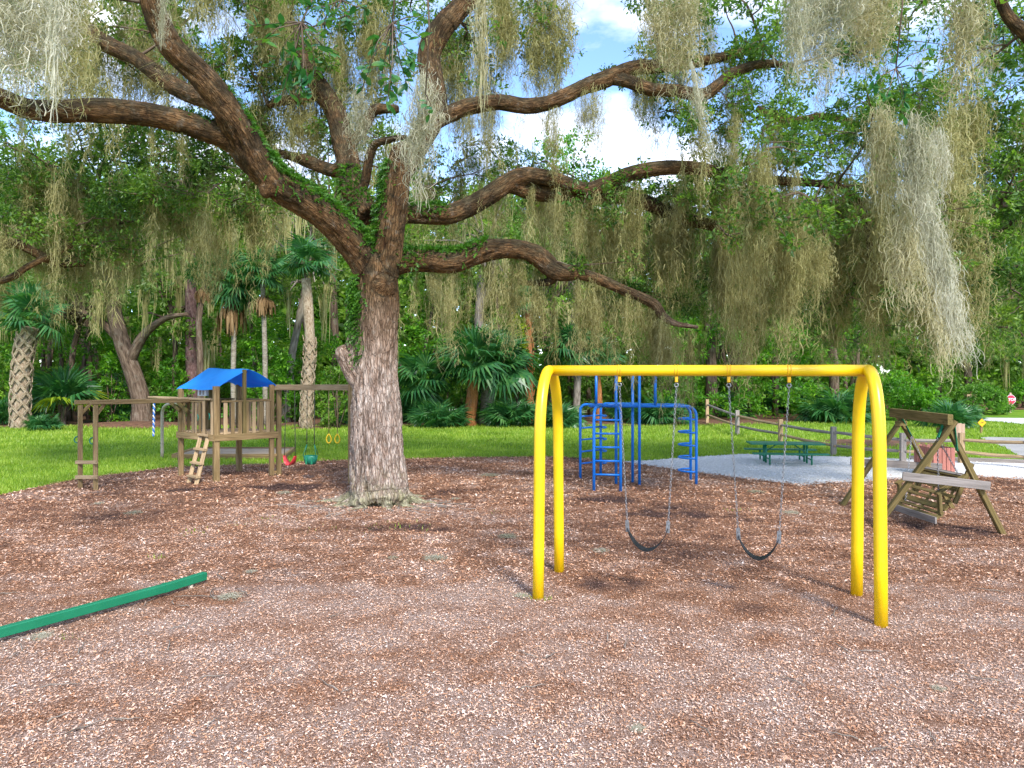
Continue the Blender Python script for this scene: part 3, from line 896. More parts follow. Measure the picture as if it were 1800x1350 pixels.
# railings with pickets
def railing(p, q, t0, t1, n, zlo, zhi, mat=None, out=0.065, pw=0.095):
    d = (q - p).normalized(); nrm = Vector((d.y, -d.x, 0))
    a = p.lerp(q, t0); b = p.lerp(q, t1)
    beam_part('top_rail', (a.x + nrm.x * .02, a.y + nrm.y * .02, zhi), (b.x + nrm.x * .02, b.y + nrm.y * .02, zhi), 0.11, 0.045, W, tower)
    for i in range(n):
        c = a.lerp(b, (i + 0.5) / n) + nrm * (out + rnd.uniform(-.004, .004))
        zz0 = zlo + rnd.uniform(-.02, .02); 
        beam_part('picket', (c.x, c.y, zz0), (c.x, c.y, zhi - 0.025 + rnd.uniform(-.015, .0)), pw, 0.028, M['wood_pale'] if rnd.random() < .45 else W, tower, up=(nrm.x, nrm.y, 0))
railing(B, C, 0.08, 0.92, 7, deckZ - 0.06, railZ)
railing(C, D, 0.08, 0.92, 7, deckZ - 0.06, railZ)
railing(D, A, 0.08, 0.92, 8, deckZ - 0.06, railZ)
railing(A, B, 0.08, 0.26, 1, deckZ - 0.1, railZ - .02, pw=0.08)
railing(A, B, 0.36, 0.66, 3, deckZ - 0.1, railZ - .02, pw=0.07)
beam_part('ladder_frame', A.lerp(B, .70) + Vector((0, -.08, deckZ - .1)), A.lerp(B, .70) + Vector((0, -.08, railZ)), 0.07, 0.05, M['wood_pale'], tower)
beam_part('ladder_frame', A.lerp(B, .93) + Vector((0, -.08, deckZ - .1)), A.lerp(B, .93) + Vector((0, -.08, railZ)), 0.07, 0.05, M['wood_pale'], tower)
# fan of braces beside the platform
for t0, t1 in ((0.02, -0.25), (0.25, -0.02)):
    a = A.lerp(B, t0); b = A.lerp(B, t1)
    beam_part('brace', (a.x, a.y - .12, railZ - 0.28), (b.x, b.y - .14, railZ - .05), 0.05, 0.09, M['wood_mossy'], tower)
# ladder
lt0, lt1 = V(354, 762, G(357, 850).y + 0.35), V(367, 764, G(357, 850).y + 0.30)
lb0, lb1 = G(331, 851), G(344, 854)
for a, b in ((lt0, lb0), (lt1, lb1)):
    beam_part('ladder_rail', (b.x, b.y, -0.03), a, 0.05, 0.10, M['wood_pale'], tower, up=(1, 0.2, 0))
for t in (0.985, 0.70, 0.43, 0.17):
    a = lb0.lerp(lt0, t); b = lb1.lerp(lt1, t); d = (b - a).normalized()
    beam_part('ladder_step', a - d * 0.05 + Vector((0, -.05, 0)), b + d * 0.05 + Vector((0, -.05, 0)), 0.13, 0.05, M['wood_pale'], tower)
def handle(c, mat, parent, u=(0, -1, 0), r=0.075):
    return MB().tube(arc_pts(c, u, (0, 0, 1), r, -math.pi / 2, math.pi / 2, 10), 0.016, 8).build('grab_handle', mat, parent, smooth=True)
for px, py, dd in ((347, 734, 0.12), (367, 732, 0.05)):
    handle(V(px, py, lt0.y + dd - .1), M['green_plastic'], tower, (0.6, -0.7, 0))
# tarp: two sagging slopes over the ridge
def tarp():
    dA = (A - B).normalized()
    eL0 = Vector((B.x, B.y, zt(683, B))) - dA * 0.05; eL1 = Vector((A.x, A.y, zt(681, A))) + dA * 0.22
    r0 = Vector((midBC.x, midBC.y, ridgeZ)); r1 = Vector((midAD.x, midAD.y, ridgeZ + 0.03)); rd = (r1 - r0).normalized()
    r0 = r0 - rd * 0.10; r1 = r1 + rd * 0.1
    eR0 = Vector((C.x, C.y, zt(678, C))) + Vector((0.10, -.05, 0)); eR1 = Vector((D.x, D.y, zt(678, D))) + rd * .1
    nu, nv = 12, 20
    vs, fs = [], []
    for i in range(nu + 1):
        u = i / nu
        r = r0.lerp(r1, u); l = eL0.lerp(eL1, u); q = eR0.lerp(eR1, u)
        for j in range(nv + 1):
            v = j / nv * 2 - 1
            e = l if v < 0 else q
            s = abs(v)
            p = r.lerp(e, s)
            sag = -0.07 * math.sin(math.pi * min(1, s)) * (0.5 + 0.5 * math.sin(math.pi * u)) + 0.07 * math.sin(math.pi * s) * (u < 0.04)
            p.z += sag + 0.012 * math.sin(9 * u + 5 * v) - 0.035 * max(0, s - 0.93) / .07
            vs.append(p)
    n = nv + 1
    for i in range(nu):
        for j in range(nv): fs.append((i * n + j, i * n + j + 1, (i + 1) * n + j + 1, (i + 1) * n + j))
    k = len(vs)
    vs += [v - Vector((0, 0, 0.006)) for v in vs]
    fs += [tuple(k + i for i in reversed(f)) for f in fs]
    return MB().poly(vs, fs)
tp = tarp().build('tarp_roof', M['tarp'], tower, smooth=True)
beam_part('ridge_beam', (midBC.x, midBC.y, ridgeZ - .07), (midAD.x, midAD.y, ridgeZ - .05), 0.045, 0.09, W, tower)
# white box under the tarp
wb = V(357, 690, A.y - .25)
bx = MB().box(wb, (0.26, 0.10, 0.18), -0.2, 0.01).build('white_box', M['white_plastic'], tower)
for dx in (-.06, .03): MB().box(wb + Vector((dx, -.056, 0)), (0.05, 0.012, 0.12), -0.2).build('slot', M['wood_grey'], bx)
# horizontal ladder to the left, its two end posts with rungs
E1, E2 = G(141, 861), G(168, 864)
post(E1, zt(712, E1), 0.10); post(E2, zt(712, E2), 0.10)
for py in (812, 838):
    a, b = Vector((E1.x, E1.y - .07, zt(py, E1))), Vector((E2.x, E2.y - .07, zt(py, E2)))
    d = (b - a).normalized()
    beam_part('step', a - d * .09, b + d * .10, 0.05, 0.085, M['wood_pale'], tower)
tA = Vector((A.x + .05, A.y, 0)); tB = Vector((A.lerp(B, .55).x, A.lerp(B, .55).y, 0))
z1 = zt(709, E1) + .03
for p, q in ((E1, A + (D - A) * 0.05), (E2, A.lerp(B, 0.30))):
    d = (q - p).normalized()
    beam_part('overhead_rail', (p.x - d.x * .12, p.y - d.y * .12, z1), (q.x, q.y, zt(702, A) - 0.02), 0.075, 0.10, W, tower)
for k in range(5):
    t = 0.12 + 0.17 * k
    a = E1.lerp(A, t); b = E2.lerp(A.lerp(B, .30), t)
    tube_part('rung', [(a.x, a.y, z1), (b.x, b.y, z1)], 0.02, W, tower, 8)
for e in (E1, E2):
    q = e.lerp(A, 0.09)
    beam_part('brace', (e.x, e.y, z1 - .32), (q.x, q.y, z1 - .05), 0.05, 0.07, W, tower)
handle(V(136, 773, E1.y - 0.02), M['green_plastic'], tower, (-1, 0, 0)); handle(V(163, 775, E2.y - 0.02), M['green_plastic'], tower, (-1, 0, 0))
# plank arm and beige pole
pa, pb = V(266, 698, A.y + 0.5), V(376, 702, B.y + 0.35)
beam_part('plank_arm', pa, pb, 0.22, 0.05, M['wood_pale'], tower)
pd = A.y + 1.9
pf = V(285, 804, G(285, 804).y); 
pl_ = [(pf.x, pf.y, -0.05), (pf.x, pf.y, zt(740, pf))]
pl_ += [tuple(V(x, y, pf.y - dd)) for x, y, dd in ((286, 722, .05), (290, 714, .2), (297, 710, .4), (306, 709, .7), (316, 709, pf.y - A.y - .1))]
tube_part('sliding_pole', [tuple(p) for p in spline(pl_, 5)], 0.05, M['beige_metal'], tower, 12)
# swing beam to the right
sb0 = Vector((C.x, C.y, zt(681, C))); P2 = G(617, 852)
sb1 = Vector((P2.x, P2.y, zt(681, P2)))
beam_part('swing_beam', sb0 - (sb1 - sb0).normalized() * .02, sb1, 0.075, 0.15, M['wood_pale'], tower)
post(P2, sb1.z + 0.09, 0.12); post(P2 + Vector((0.14, 0.75, 0)), sb1.z - 0.02, 0.10)
beam_part('brace', (P2.x + .07, P2.y + .05, zt(770, P2)), (P2.x + .14, P2.y + .75, zt(770, P2)), 0.05, 0.1, W, tower)
for py in (768, 800, 830): beam_part('ladder_step', (c1.x, c1.y - .02, zt(py, C)), (c2.x, c2.y + .02, zt(py, C)), 0.05, 0.07, W, tower)

def on_sb(px):
    k = (px - CX) / F
    t = (k * sb0.y - sb0.x) / ((sb1.x - sb0.x) - k * (sb1.y - sb0.y))
    p = sb0.lerp(sb1, t); p.z -= 0.075; return p
# red belt swing
a, b = on_sb(503), on_sb(518)
s = thing('swing', 'small red belt swing hanging from the wooden beam', 'swing', ((a + b) / 2).to_tuple())
ea, eb = V(500, 801, a.y), V(519, 802, b.y)
for p, q in ((a, ea), (b, eb)): tube_part('rope', [p, p.lerp(q, .5), q], 0.011, M['rope'], s, 6)
belt(ea, eb, 0.24, 0.20, 0.02, (eb - ea).cross(Vector((0, 0, 1)))).build('belt_seat', M['red_plastic'], s, smooth=True)
# green bucket swing
a, b = on_sb(540), on_sb(553); c = (a + b) / 2
bk = V(546, 809, c.y)
s = thing('bucket_swing', 'green bucket toddler swing hanging from the wooden beam', 'swing', bk.to_tuple())
for p, sx_ in ((a, -1), (b, 1)):
    k = Vector((bk.x + sx_ * .10, bk.y, bk.z + 0.42))
    tube_part('rope', [p, p.lerp(k, .5), k], 0.011, M['rope'], s, 6)
    for sy_ in (-1, 1): tube_part('strap', [k, (bk.x + sx_ * .17, bk.y + sy_ * .12, bk.z + .13)], 0.009, M['green_plastic'], s, 6)
def bucket(cx, cy_, z0):
    rings = [(0.0, 0.02), (0.02, 0.13), (0.12, 0.165), (0.24, 0.18), (0.245, 0.172), (0.12, 0.155), (0.04, 0.12), (0.035, 0.0)]
    vs, fs = [], []; n = 18
    for h, r in rings:
        for k in range(n):
            an = 2 * math.pi * k / n
            vs.append((cx + math.cos(an) * r * 1.05, cy_ + math.sin(an) * r * .85, z0 + h))
    for i in range(len(rings) - 1):
        for k in range(n): fs.append((i * n + k, i * n + (k + 1) % n, (i + 1) * n + (k + 1) % n, (i + 1) * n + k))
    return MB().poly(vs, fs)
bucket(bk.x, bk.y, bk.z - .12).build('bucket', M['green_plastic'], s, smooth=True)
for sx_ in (-1, 1): MB().box((bk.x + sx_ * .07, bk.y - .155, bk.z + .01), (0.045, 0.012, .2), 0).build('seat_strap', M['strap'], s)
# two yellow trapeze rings
for px in (578, 593):
    a = on_sb(px); r0 = V(px, 771, a.y)
    s = thing('gym_ring', 'yellow gym ring on a tan rope, ' + ('nearer the bucket swing' if px == 578 else 'nearer the oak trunk'), 'gym ring', r0.to_tuple(), 'yellow gym rings')
    top = r0 + Vector((0, 0, 0.115))
    tube_part('rope', [a, a.lerp(top, .5), top], 0.010, M['rope_tan'], s, 6)
    ring = [r0 + Vector((math.sin(t) * 0.065 * (1 if math.cos(t) < 0 else 0.55 + .45 * (1 - math.cos(t))), 0, math.cos(t) * 0.115)) for t in [2 * math.pi * k / 20 for k in range(20)]]
    MB().tube(ring, 0.017, 8, closed=True).build('ring', M['yellow_plastic'], s, smooth=True)
# blue and white rope hanging from the plank arm
ra = V(271, 706, A.y + .45); rb = V(270, 767, A.y + .45)
s = thing('climbing_rope', 'blue and white twisted rope hanging from the plank arm', 'rope', ra.to_tuple())
for ph, mt, nm in ((0, 'rope_white', 'white_strand'), (math.pi, 'blue', 'blue_strand')):
    pts = []
    for i in range(81):
        t = i / 80; p = ra.lerp(rb, t); an = t * 40 + ph
        pts.append(p + Vector((math.cos(an) * .016, math.sin(an) * .016, 0)))
    MB().tube(pts, 0.019, 6).build(nm, M[mt], s, smooth=True)
# flat sandbox frame on the lawn behind the tower
q = [G(304, 806), G(500, 806), G(517, 793), G(345, 793)]
cc = (q[0] + q[1] + q[2] + q[3]) / 4
s = thing('sandbox', 'low tan sandbox with timber frame on the lawn behind the tower', 'sandbox', cc.to_tuple())
for i in range(4):
    beam_part('frame_board', q[i] + Vector((0, 0, .07)), q[(i + 1) % 4] + Vector((0, 0, .07)), 0.09, 0.16, M['wood'], s)
MB().poly([(p.x, p.y, 0.10) for p in q], [(0, 1, 2, 3)]).build('sand', m_plain('damp_sand', (0.23, 0.18, 0.125), (0.36, 0.29, 0.215), 3, 0.95, 0.4), s)

# ------------------------------------------------------------------ blue climbing frame
f1, f2 = G(1044, 865), G(1091, 866)
l1, l2 = G(1020, 843), G(1056, 838)
r1, r2 = G(1214, 846), G(1224, 853)
m1, m2, m3 = G(1083, 853), G(1112, 850), G(1124, 855)
rz = EYE - (714 - CY) / F * m1.y
climber = thing('jungle_gym', 'blue steel tube climbing frame with ladders and rungs behind the swings', 'climbing frame', (m2.x, m2.y, 0))
BR = 0.036
BL = M['blue']
def hook(foot, to, name='leg', bend=0.28):
    """leg that bends over at the top and runs level to a point"""
    f_ = Vector(foot); to = Vector(to); d = Vector((to.x - f_.x, to.y - f_.y, 0)); ln = d.length; d.normalize()
    bend = min(bend, ln * .9)
    pts = [Vector((f_.x, f_.y, -0.05)), Vector((f_.x, f_.y, rz * .5)), Vector((f_.x, f_.y, rz - bend))]
    pts += [Vector((f_.x, f_.y, rz - bend)) + d * (bend * (1 - math.cos(a))) + Vector((0, 0, bend * math.sin(a))) for a in [math.pi / 2 * k / 8 for k in range(1, 9)]]
    pts.append(Vector((to.x, to.y, rz)))
    return tube_part(name, pts, BR, BL, climber, 12)
cen = (m1 + m2 + m3) / 3
hook(f1, (m1.x - .25, m1.y + .5, 0)); hook(f2, (m1.x + .05, m1.y + .6, 0))
hook(l1, (m3.x + .2, l1.y - .35, 0), bend=.16); hook(l2, (m3.x + .2, l2.y - .25, 0), bend=.16)
hook(r1, (l1.x + .5, l1.y - .1, 0), bend=.25); hook(r2, (f1.x + .5, m1.y, 0), bend=.25)
for py in (738, 762, 786, 810, 834):
    z = zt(py, f1)
    tube_part('rung', [(f1.x, f1.y, z), (f2.x, f2.y, z)], 0.024, BL, climber, 8)
def cloop(a, b, z, out, nm='loop_rung'):
    """half-round rung that bows away from two legs"""
    a, b = Vector((a.x, a.y, z)), Vector((b.x, b.y, z)); m = (a + b) / 2; u = (a - b) / 2; o = Vector(out)
    pts = [m + u * math.cos(t) + o * math.sin(t) for t in [math.pi * k / 14 for k in range(15)]]
    tube_part(nm, pts, 0.024, BL, climber, 8)
for py in (732, 752.5, 773, 794, 815):
    z = zt(py, l1)
    tube_part('rung', [(l1.x, l1.y, z), (l2.x, l2.y, z)], 0.024, BL, climber, 8)
    cloop(l2, l2 + Vector((0.0, -.42, 0)), z, (0.12, 0, 0))
for py in (734.5, 757, 779, 801, 823.5):
    cloop(r1, r2, zt(py, r1), (-0.38, 0, 0))
topz = EYE - (651 - CY) / F * m1.y
for p in (m1, m2, m3):
    tube_part('tall_post', [(p.x, p.y, -.05), (p.x, p.y, topz)], BR, BL, climber, 12)
u1 = V(1048, 713, l1.y - .3); u2 = V(1152, 713, m1.y)
for p in (u1, u2):
    tube_part('upper_post', [(p.x, p.y, rz), (p.x, p.y, topz)], BR, BL, climber, 12)
tube_part('top_rail', [(u1.x, u1.y, topz), (m1.x, m1.y, topz), (m3.x, m3.y, topz), (u2.x, u2.y, topz)], BR * .9, BL, climber, 12)
tube_part('top_rail', [(m1.x, m1.y, topz), (m2.x, m2.y, topz)], BR * .9, BL, climber, 12)
for y_, x0, x1 in ((m1.y + .1, f1.x, r2.x - .3), (m2.y + .5, l1.x + .2, r1.x - .5)):
    tube_part('platform_rail', [(x0, y_, rz + .002), ((x0 + x1) / 2, y_ + .03, rz + .002), (x1, y_, rz + .002)], BR, BL, climber, 12)
for k in range(7):
    x = f1.x + .25 + k * .3
    tube_part('platform_bar', [(x, m1.y + .1, rz + .01), (x, m2.y + .5, rz + .01)], 0.022, BL, climber, 8)

# ------------------------------------------------------------------ picnic table
pt_c = G(1380, 813)
ang = math.radians(-7)
table = thing('picnic_table', 'dark green picnic table with two benches on the white gravel', 'picnic table', (pt_c.x, pt_c.y, 0))
ux, uy = Vector((math.cos(ang), math.sin(ang), 0)), Vector((-math.sin(ang), math.cos(ang), 0))
TG = M['table_green']
tz = zt(779, pt_c); bz = zt(799, G(1400, 819)) 
def tp_(u, v, z): return pt_c + ux * u + uy * v + Vector((0, 0, z))
tl = 1.12
for i in range(3):
    v = (i - 1) * 0.25
    beam_part('table_plank', tp_(-tl, v, tz), tp_(tl, v, tz), 0.235, 0.045, TG, table)
for sgn in (-1, 1):
    for i in range(2):
        v = sgn * 0.66 + (i - .5) * 0.13
        beam_part('bench_plank', tp_(-tl, v, bz), tp_(tl, v, bz), 0.12, 0.04, TG, table)
    for u in (-.62, .62):
        tube_part('bench_leg', [tp_(u, sgn * .66, -.03), tp_(u, sgn * .66, bz - .02)], 0.028, TG, table, 10)
        tube_part('bench_arm', [tp_(u, sgn * .66, bz * .5), tp_(u, sgn * .1, bz * .5)], 0.022, TG, table, 8)
    tube_part('table_brace', [tp_(sgn * .6, 0, tz * .55), tp_(sgn * .25, 0, tz - .03)], 0.018, TG, table, 8)
for u in (-.62, .62):
    for sgn in (-1, 1):
        tube_part('table_leg', [tp_(u, sgn * .14, -.03), tp_(u, sgn * .14, tz - .02)], 0.032, TG, table, 10)

# ------------------------------------------------------------------ split-rail fence
fence = thing('rail_fence', 'weathered split-rail fence along the lawn behind the picnic table', 'fence', G(1372, 778).to_tuple())
fp = [(1243, 743, 702), (1296, 764, 721), (1372, 779, 737), (1465, 800, 750), (1587, 811, 761)]
posts = []
for px, pb_, ptp in fp:
    p = G(px, pb_); posts.append((p, zt(ptp, p)))
p5 = posts[-1]
for px, pb_, h in ((1690, 826, 0.95), (1810, 836, .95)):
    p = G(px, pb_ - 12); posts.append((p, h))
for p, h in posts:
    beam_part('fence_post', (p.x, p.y, -.05), (p.x, p.y, h), 0.17, 0.13, M['wood_grey'] if rnd.random() < .4 else M['wood_pale'], fence)
for (p, h), (q, g) in zip(posts[:-1], posts[1:]):
    for f_ in (0.78, 0.36):
        a = Vector((p.x, p.y, h * f_ + rnd.uniform(-.03, .03))); b = Vector((q.x, q.y, g * f_ + rnd.uniform(-.03, .03)))
        m_ = a.lerp(b, .5) + Vector((0, 0, -.02))
        d = (b - a).normalized()
        mb = MB().tube([a - d * .12, a.lerp(b, .12), m_, a.lerp(b, .88), b + d * .12], [.035, .055, .06, .055, .035], 6)
        mb.build('fence_rail', M['wood_pale'] if rnd.random() < .5 else M['wood_grey'], fence)
fe = thing('edging_timber', 'grey timber edging along the far side of the gravel', 'edging', G(1720, 812).to_tuple())
e_pts = [G(1600, 808), G(1690, 811), G(1800, 815), G(1900, 820)]
for a, b in zip(e_pts[:-1], e_pts[1:]):
    beam_part('timber', a + Vector((0, 0, .06)), b + Vector((0, 0, .06)), 0.14, 0.13, M['wood_grey'], fe)

# ------------------------------------------------------------------ A-frame with bench swing
nf, nb_ = G(1533, 930), G(1765, 940)
ff, fb = G(1477, 890), G(1678, 896)
apn, apf = V(1663, 737, (nf.y + nb_.y) / 2), V(1582, 727, (ff.y + fb.y) / 2)
stand = thing('swing_stand', 'mossy wooden A-frame swing stand at the right of the yellow swing set', 'swing stand', ((nf + nb_ + ff + fb) / 4))
MW = M['wood_mossy']
bd = (apn - apf).normalized()
beam_part('top_beam', apf - bd * .5, apn + bd * .18, 0.09, 0.19, MW, stand)
for fa, fbk, ap, sgn in ((nf, nb_, apn, 1), (ff, fb, apf, -1)):
    for foot, o in ((fa, .055), (fbk, -.055)):
        top = ap + Vector((0, 0, -0.02)) + (Vector((fbk.x - fa.x, fbk.y - fa.y, 0)).normalized() * (0.10 if foot is fa else -0.02))
        base = Vector((foot.x, foot.y, -.04))
        sh = bd * (o * 1.0 + sgn * .06)
        beam_part('frame_leg', base + sh * .2, top + sh, 0.085, 0.13, MW, stand, up=bd)
    zc = zt(843, (fa + fbk) / 2 + Vector((0, 0, 0)))
    tt_ = zc / ap.z
    a = Vector(fa).lerp(ap, tt_ * 0.98); b = Vector(fbk).lerp(ap, tt_ * 0.90)
    a.z = zt(836 if sgn > 0 else 813, a); b.z = zt(851 if sgn > 0 else 822, b)
    d = (b - a).normalized()
    off = bd * (sgn * 0.15)
    beam_part('cross_plank', a - d * .10 + off, b + d * .10 + off, 0.045, 0.15, M['wood_grey'], stand)
    t2 = .90
    a = Vector(fa).lerp(ap, t2); b = Vector(fbk).lerp(ap, t2)
    beam_part('top_brace', a - bd * sgn * .08, b - bd * sgn * .08, 0.04, 0.10, MW, stand)

# bench: curved slatted seat hung at a tilt, facing left
s0, s1 = V(1570, 887, 13.9), V(1645, 911, 12.55)          # front edge
b0, b1 = V(1617, 823, 14.25), V(1690, 838, 13.0)          # top of the back
bench = thing('bench_swing', 'slatted wooden bench swing hanging tilted inside the A-frame', 'bench swing', ((s0 + s1 + b0 + b1) / 4))
prof = [(0.0, 0.0), (0.22, 0.10), (0.42, 0.24), (0.6, 0.42), (0.78, 0.66), (0.92, 0.90), (1.02, 1.04), (1.10, 1.02), (1.13, .90)]
PR = spline([(a, b) for a, b in prof], 3)
def bpt(u, w):
    f_ = s0.lerp(s1, u); k = b0.lerp(b1, u)
    p = f_.lerp(k, w[0]); p.z = f_.z + (k.z - f_.z) * w[1]
    return p
ns = 15
for i in range(ns):
    w = PR[int(i / (ns - 1) * (len(PR) - 1))]; w2 = PR[min(len(PR) - 1, int(i / (ns - 1) * (len(PR) - 1)) + 1)]
    tn_ = bpt(.5, w2) - bpt(.5, w)
    if tn_.length < 1e-4: tn_ = Vector((0, 0, -1))
    nrm = tn_.cross(bpt(1, w) - bpt(0, w)).normalized()
    beam_part('slat', bpt(-.02, w), bpt(1.02, w), 0.062, 0.026, MW if i < 11 else M['wood_grey'], bench, up=nrm)
for u in (0.06, 0.5, 0.94):
    pts = [bpt(u, w) for w in PR]
    for p in pts: p.z -= 0.028
    MB().tube(pts, 0.028, 6).build('curved_rib', MW, bench)
for u in (0.03, 0.97):
    hi = bpt(u, PR[len(PR) // 2]); fr_ = bpt(u, PR[3])
    e1 = fr_ + Vector((-.02, 0, .34)); e2 = hi + Vector((.20, 0, .26))
    beam_part('arm_rest', e1 - Vector((.06, 0, 0)), e2, 0.09, 0.04, MW, bench)
    beam_part('arm_post', fr_ - Vector((0, 0, .06)), e1, 0.055, 0.085, MW, bench)
    beam_part('back_post', hi + Vector((0.0, 0, -.25)), e2 + Vector((.12, 0, .22)), 0.05, 0.08, MW, bench)
beam_part('front_board', bpt(-.02, (-.03, -.05)), bpt(1.02, (-.03, -.05)), 0.03, 0.12, M['wood_grey'], bench)
# green straps and chains
for u, ap in ((0.12, apf), (0.90, apn)):
    hz = V(1648 if u > .5 else 1602, 770 if u > .5 else 766, ap.y - (0.1 if u > .5 else 0)) 
    up_ = ap + (-bd if u > .5 else bd) * .12 + Vector((0, 0, -.09))
    beam_part('strap', up_, hz, 0.012, 0.075, M['strap'], bench, up=bd)
    for w in (PR[4], PR[-6]):
        q = bpt(u, w)
        chain_mb(hz, q, 0.055, 0.005).build('chain', M['steel'], bench, smooth=True)
a = apn + bd * .10 + Vector((.10, 0, -.08)); 
beam_part('strap', a, a + Vector((0.05, 0, -.48)), 0.012, 0.07, M['strap'], bench, up=(0, 1, 0))

# ------------------------------------------------------------------ red slatted bin enclosure and tan panel
ec = G(1650, 839)
ew, eh = 1.14, 0.80
encl = thing('bin_enclosure', 'faded red slatted bin enclosure behind the A-frame swing', 'bin enclosure', (ec.x, ec.y, 0))
ea_ = math.radians(6)
exd, eyd = Vector((math.cos(ea_), math.sin(ea_), 0)), Vector((-math.sin(ea_), math.cos(ea_), 0))
bx_, by_ = .60, .92                 # front width, depth
ctr = Vector((11.47 / 19.2 * ec.y + bx_ / 2, ec.y + by_ / 2, 0))
ex_, ey_ = Vector((1, 0, 0)), Vector((0, 1, 0))
for sgn, ax, ay, hw, dd, nbd in ((-1, ex_, ey_, bx_ / 2, by_ / 2, 5), (1, ex_, ey_, bx_ / 2, by_ / 2, 5), (-1, ey_, ex_, by_ / 2 - .02, bx_ / 2, 7), (1, ey_, ex_, by_ / 2 - .02, bx_ / 2, 7)):
    for i in range(nbd):
        p = ctr + ax * ((i + .5) / nbd * 2 - 1) * hw + ay * sgn * dd
        beam_part('board', p + Vector((0, 0, .02)), p + Vector((0, 0, eh)), hw * 2 / nbd * .86, 0.022, M['red_board'], encl, up=ay)
    for z in (.15, eh - .12):
        c_ = ctr + ay * sgn * (dd - .035)
        beam_part('frame_rail', c_ - ax * (hw - .06) + Vector((0, 0, z)), c_ + ax * (hw - .06) + Vector((0, 0, z)), 0.035, 0.09, M['wood_grey'], encl)
pn = G(1687, 800)
panel = thing('board_panel', 'pale tan board panel on a post beyond the A-frame', 'panel', (pn.x, pn.y, 0))
for i in range(3):
    x = pn.x + (i - 1) * .115
    beam_part('board', (x, pn.y, zt(779, pn)), (x, pn.y, zt(743 + i, pn)), 0.112, 0.03, M['tan_board'], panel, up=(0, 1, 0))
beam_part('post', (pn.x, pn.y + .06, -.05), (pn.x, pn.y + .06, zt(748, pn)), 0.09, 0.09, M['wood_grey'], panel)

# ------------------------------------------------------------------ signs
sp = G(1777, 725)
stop = thing('stop_sign', 'red octagonal STOP sign on a brown post by the road', 'stop sign', (sp.x, sp.y, 0))
SZ, SR = zt(702.5, sp), 0.36
def octo(r, y, z, x):
    return [(x + r * math.cos(math.pi / 8 + k * math.pi / 4), y, z + r * math.sin(math.pi / 8 + k * math.pi / 4)) for k in range(8)]
def plate(name, pts, th, mat, parent):
    n = len(pts); vs = list(pts) + [(p[0], p[1] + th, p[2]) for p in pts]
    fs = [tuple(range(n)), tuple(range(2 * n - 1, n - 1, -1))] + [(i, i + n, (i + 1) % n + n, (i + 1) % n) for i in range(n)]
    return MB().poly(vs, fs).build(name, mat, parent)
plate('white_border', octo(SR, sp.y, SZ, sp.x), .012, M['sign_white'], stop)
face = plate('red_face', octo(SR * .92, sp.y - .008, SZ, sp.x), .006, M['sign_red'], stop)
def text(s, size, loc, mat, parent, name):
    cu = bpy.data.curves.new(name, 'FONT'); cu.body = s; cu.size = size; cu.align_x = 'CENTER'; cu.align_y = 'CENTER'; cu.extrude = 0.003
    cu.offset = size * 0.02
    o = bpy.data.objects.new(name, cu)
    me = bpy.data.meshes.new_from_object(o); bpy.data.objects.remove(o)
    n = bpy.data.objects.new(name, me); me.materials.append(mat); COL.objects.link(n)
    n.parent = parent; n.rotation_euler = (math.radians(90), 0, 0)
    n.location = Vector(loc) - parent.location - (parent.parent.location if parent.parent else Vector())
    return n
lt = text('STOP', 0.27, (sp.x, sp.y - .014, SZ), M['sign_white'], face, 'lettering')
beam_part('post', (sp.x, sp.y + .07, -.05), (sp.x, sp.y + .07, SZ + SR + .12), 0.13, 0.10, M['tan_board'], stop)
beam_part('lower_plate', (sp.x, sp.y + .01, zt(714.5, sp)), (sp.x, sp.y + .01, zt(711.5, sp)), 0.30, 0.012, M['tan_board'], stop, up=(0, 1, 0))
ys = G(1726, 761)
ysn = thing('diamond_sign', 'small yellow diamond warning sign on a short post in the grass', 'road sign', (ys.x, ys.y, 0))
DZ, DR = zt(743, ys), 0.215
dia = lambda r, dy: [(ys.x + r * x, ys.y + dy, DZ + r * z) for x, z in ((0, -1), (1, 0), (0, 1), (-1, 0))]
plate('black_border', dia(DR * 1.03, 0), .01, M['sign_black'], ysn)
fc = plate('yellow_face', dia(DR * .93, -.007), .006, M['sign_yellow'], ysn)
sy_ = MB()
for a, b in (((-.3, -.12), (-.02, .12)), ((-.02, .12), (.14, -.05)), ((.14, -.05), (.32, .2))):
    sy_.beam((ys.x + a[0] * DR, ys.y - .012, DZ + a[1] * DR), (ys.x + b[0] * DR, ys.y - .012, DZ + b[1] * DR), 0.02, 0.006, up=(0, 1, 0), ch=.001)
sy_.build('symbol', M['sign_black'], fc)
beam_part('post', (ys.x, ys.y + .05, -.05), (ys.x, ys.y + .05, DZ), 0.10, 0.07, M['wood'], ysn)
bs = G(1708, 728)
bsn = thing('wooden_sign', 'brown wooden sign back on a post in front of the rounded hedge', 'sign', (bs.x, bs.y, 0))
beam_part('post', (bs.x, bs.y + .05, -.05), (bs.x, bs.y + .05, zt(688, bs)), 0.13, 0.11, M['wood'], bsn)
for i in range(3):
    z = zt(695 + 4.2 * i, bs)
    beam_part('board', (bs.x - .32, bs.y, z), (bs.x + .32, bs.y, z), 0.03, 0.15, M['tan_board'] if i == 1 else M['wood_pale'], bsn)
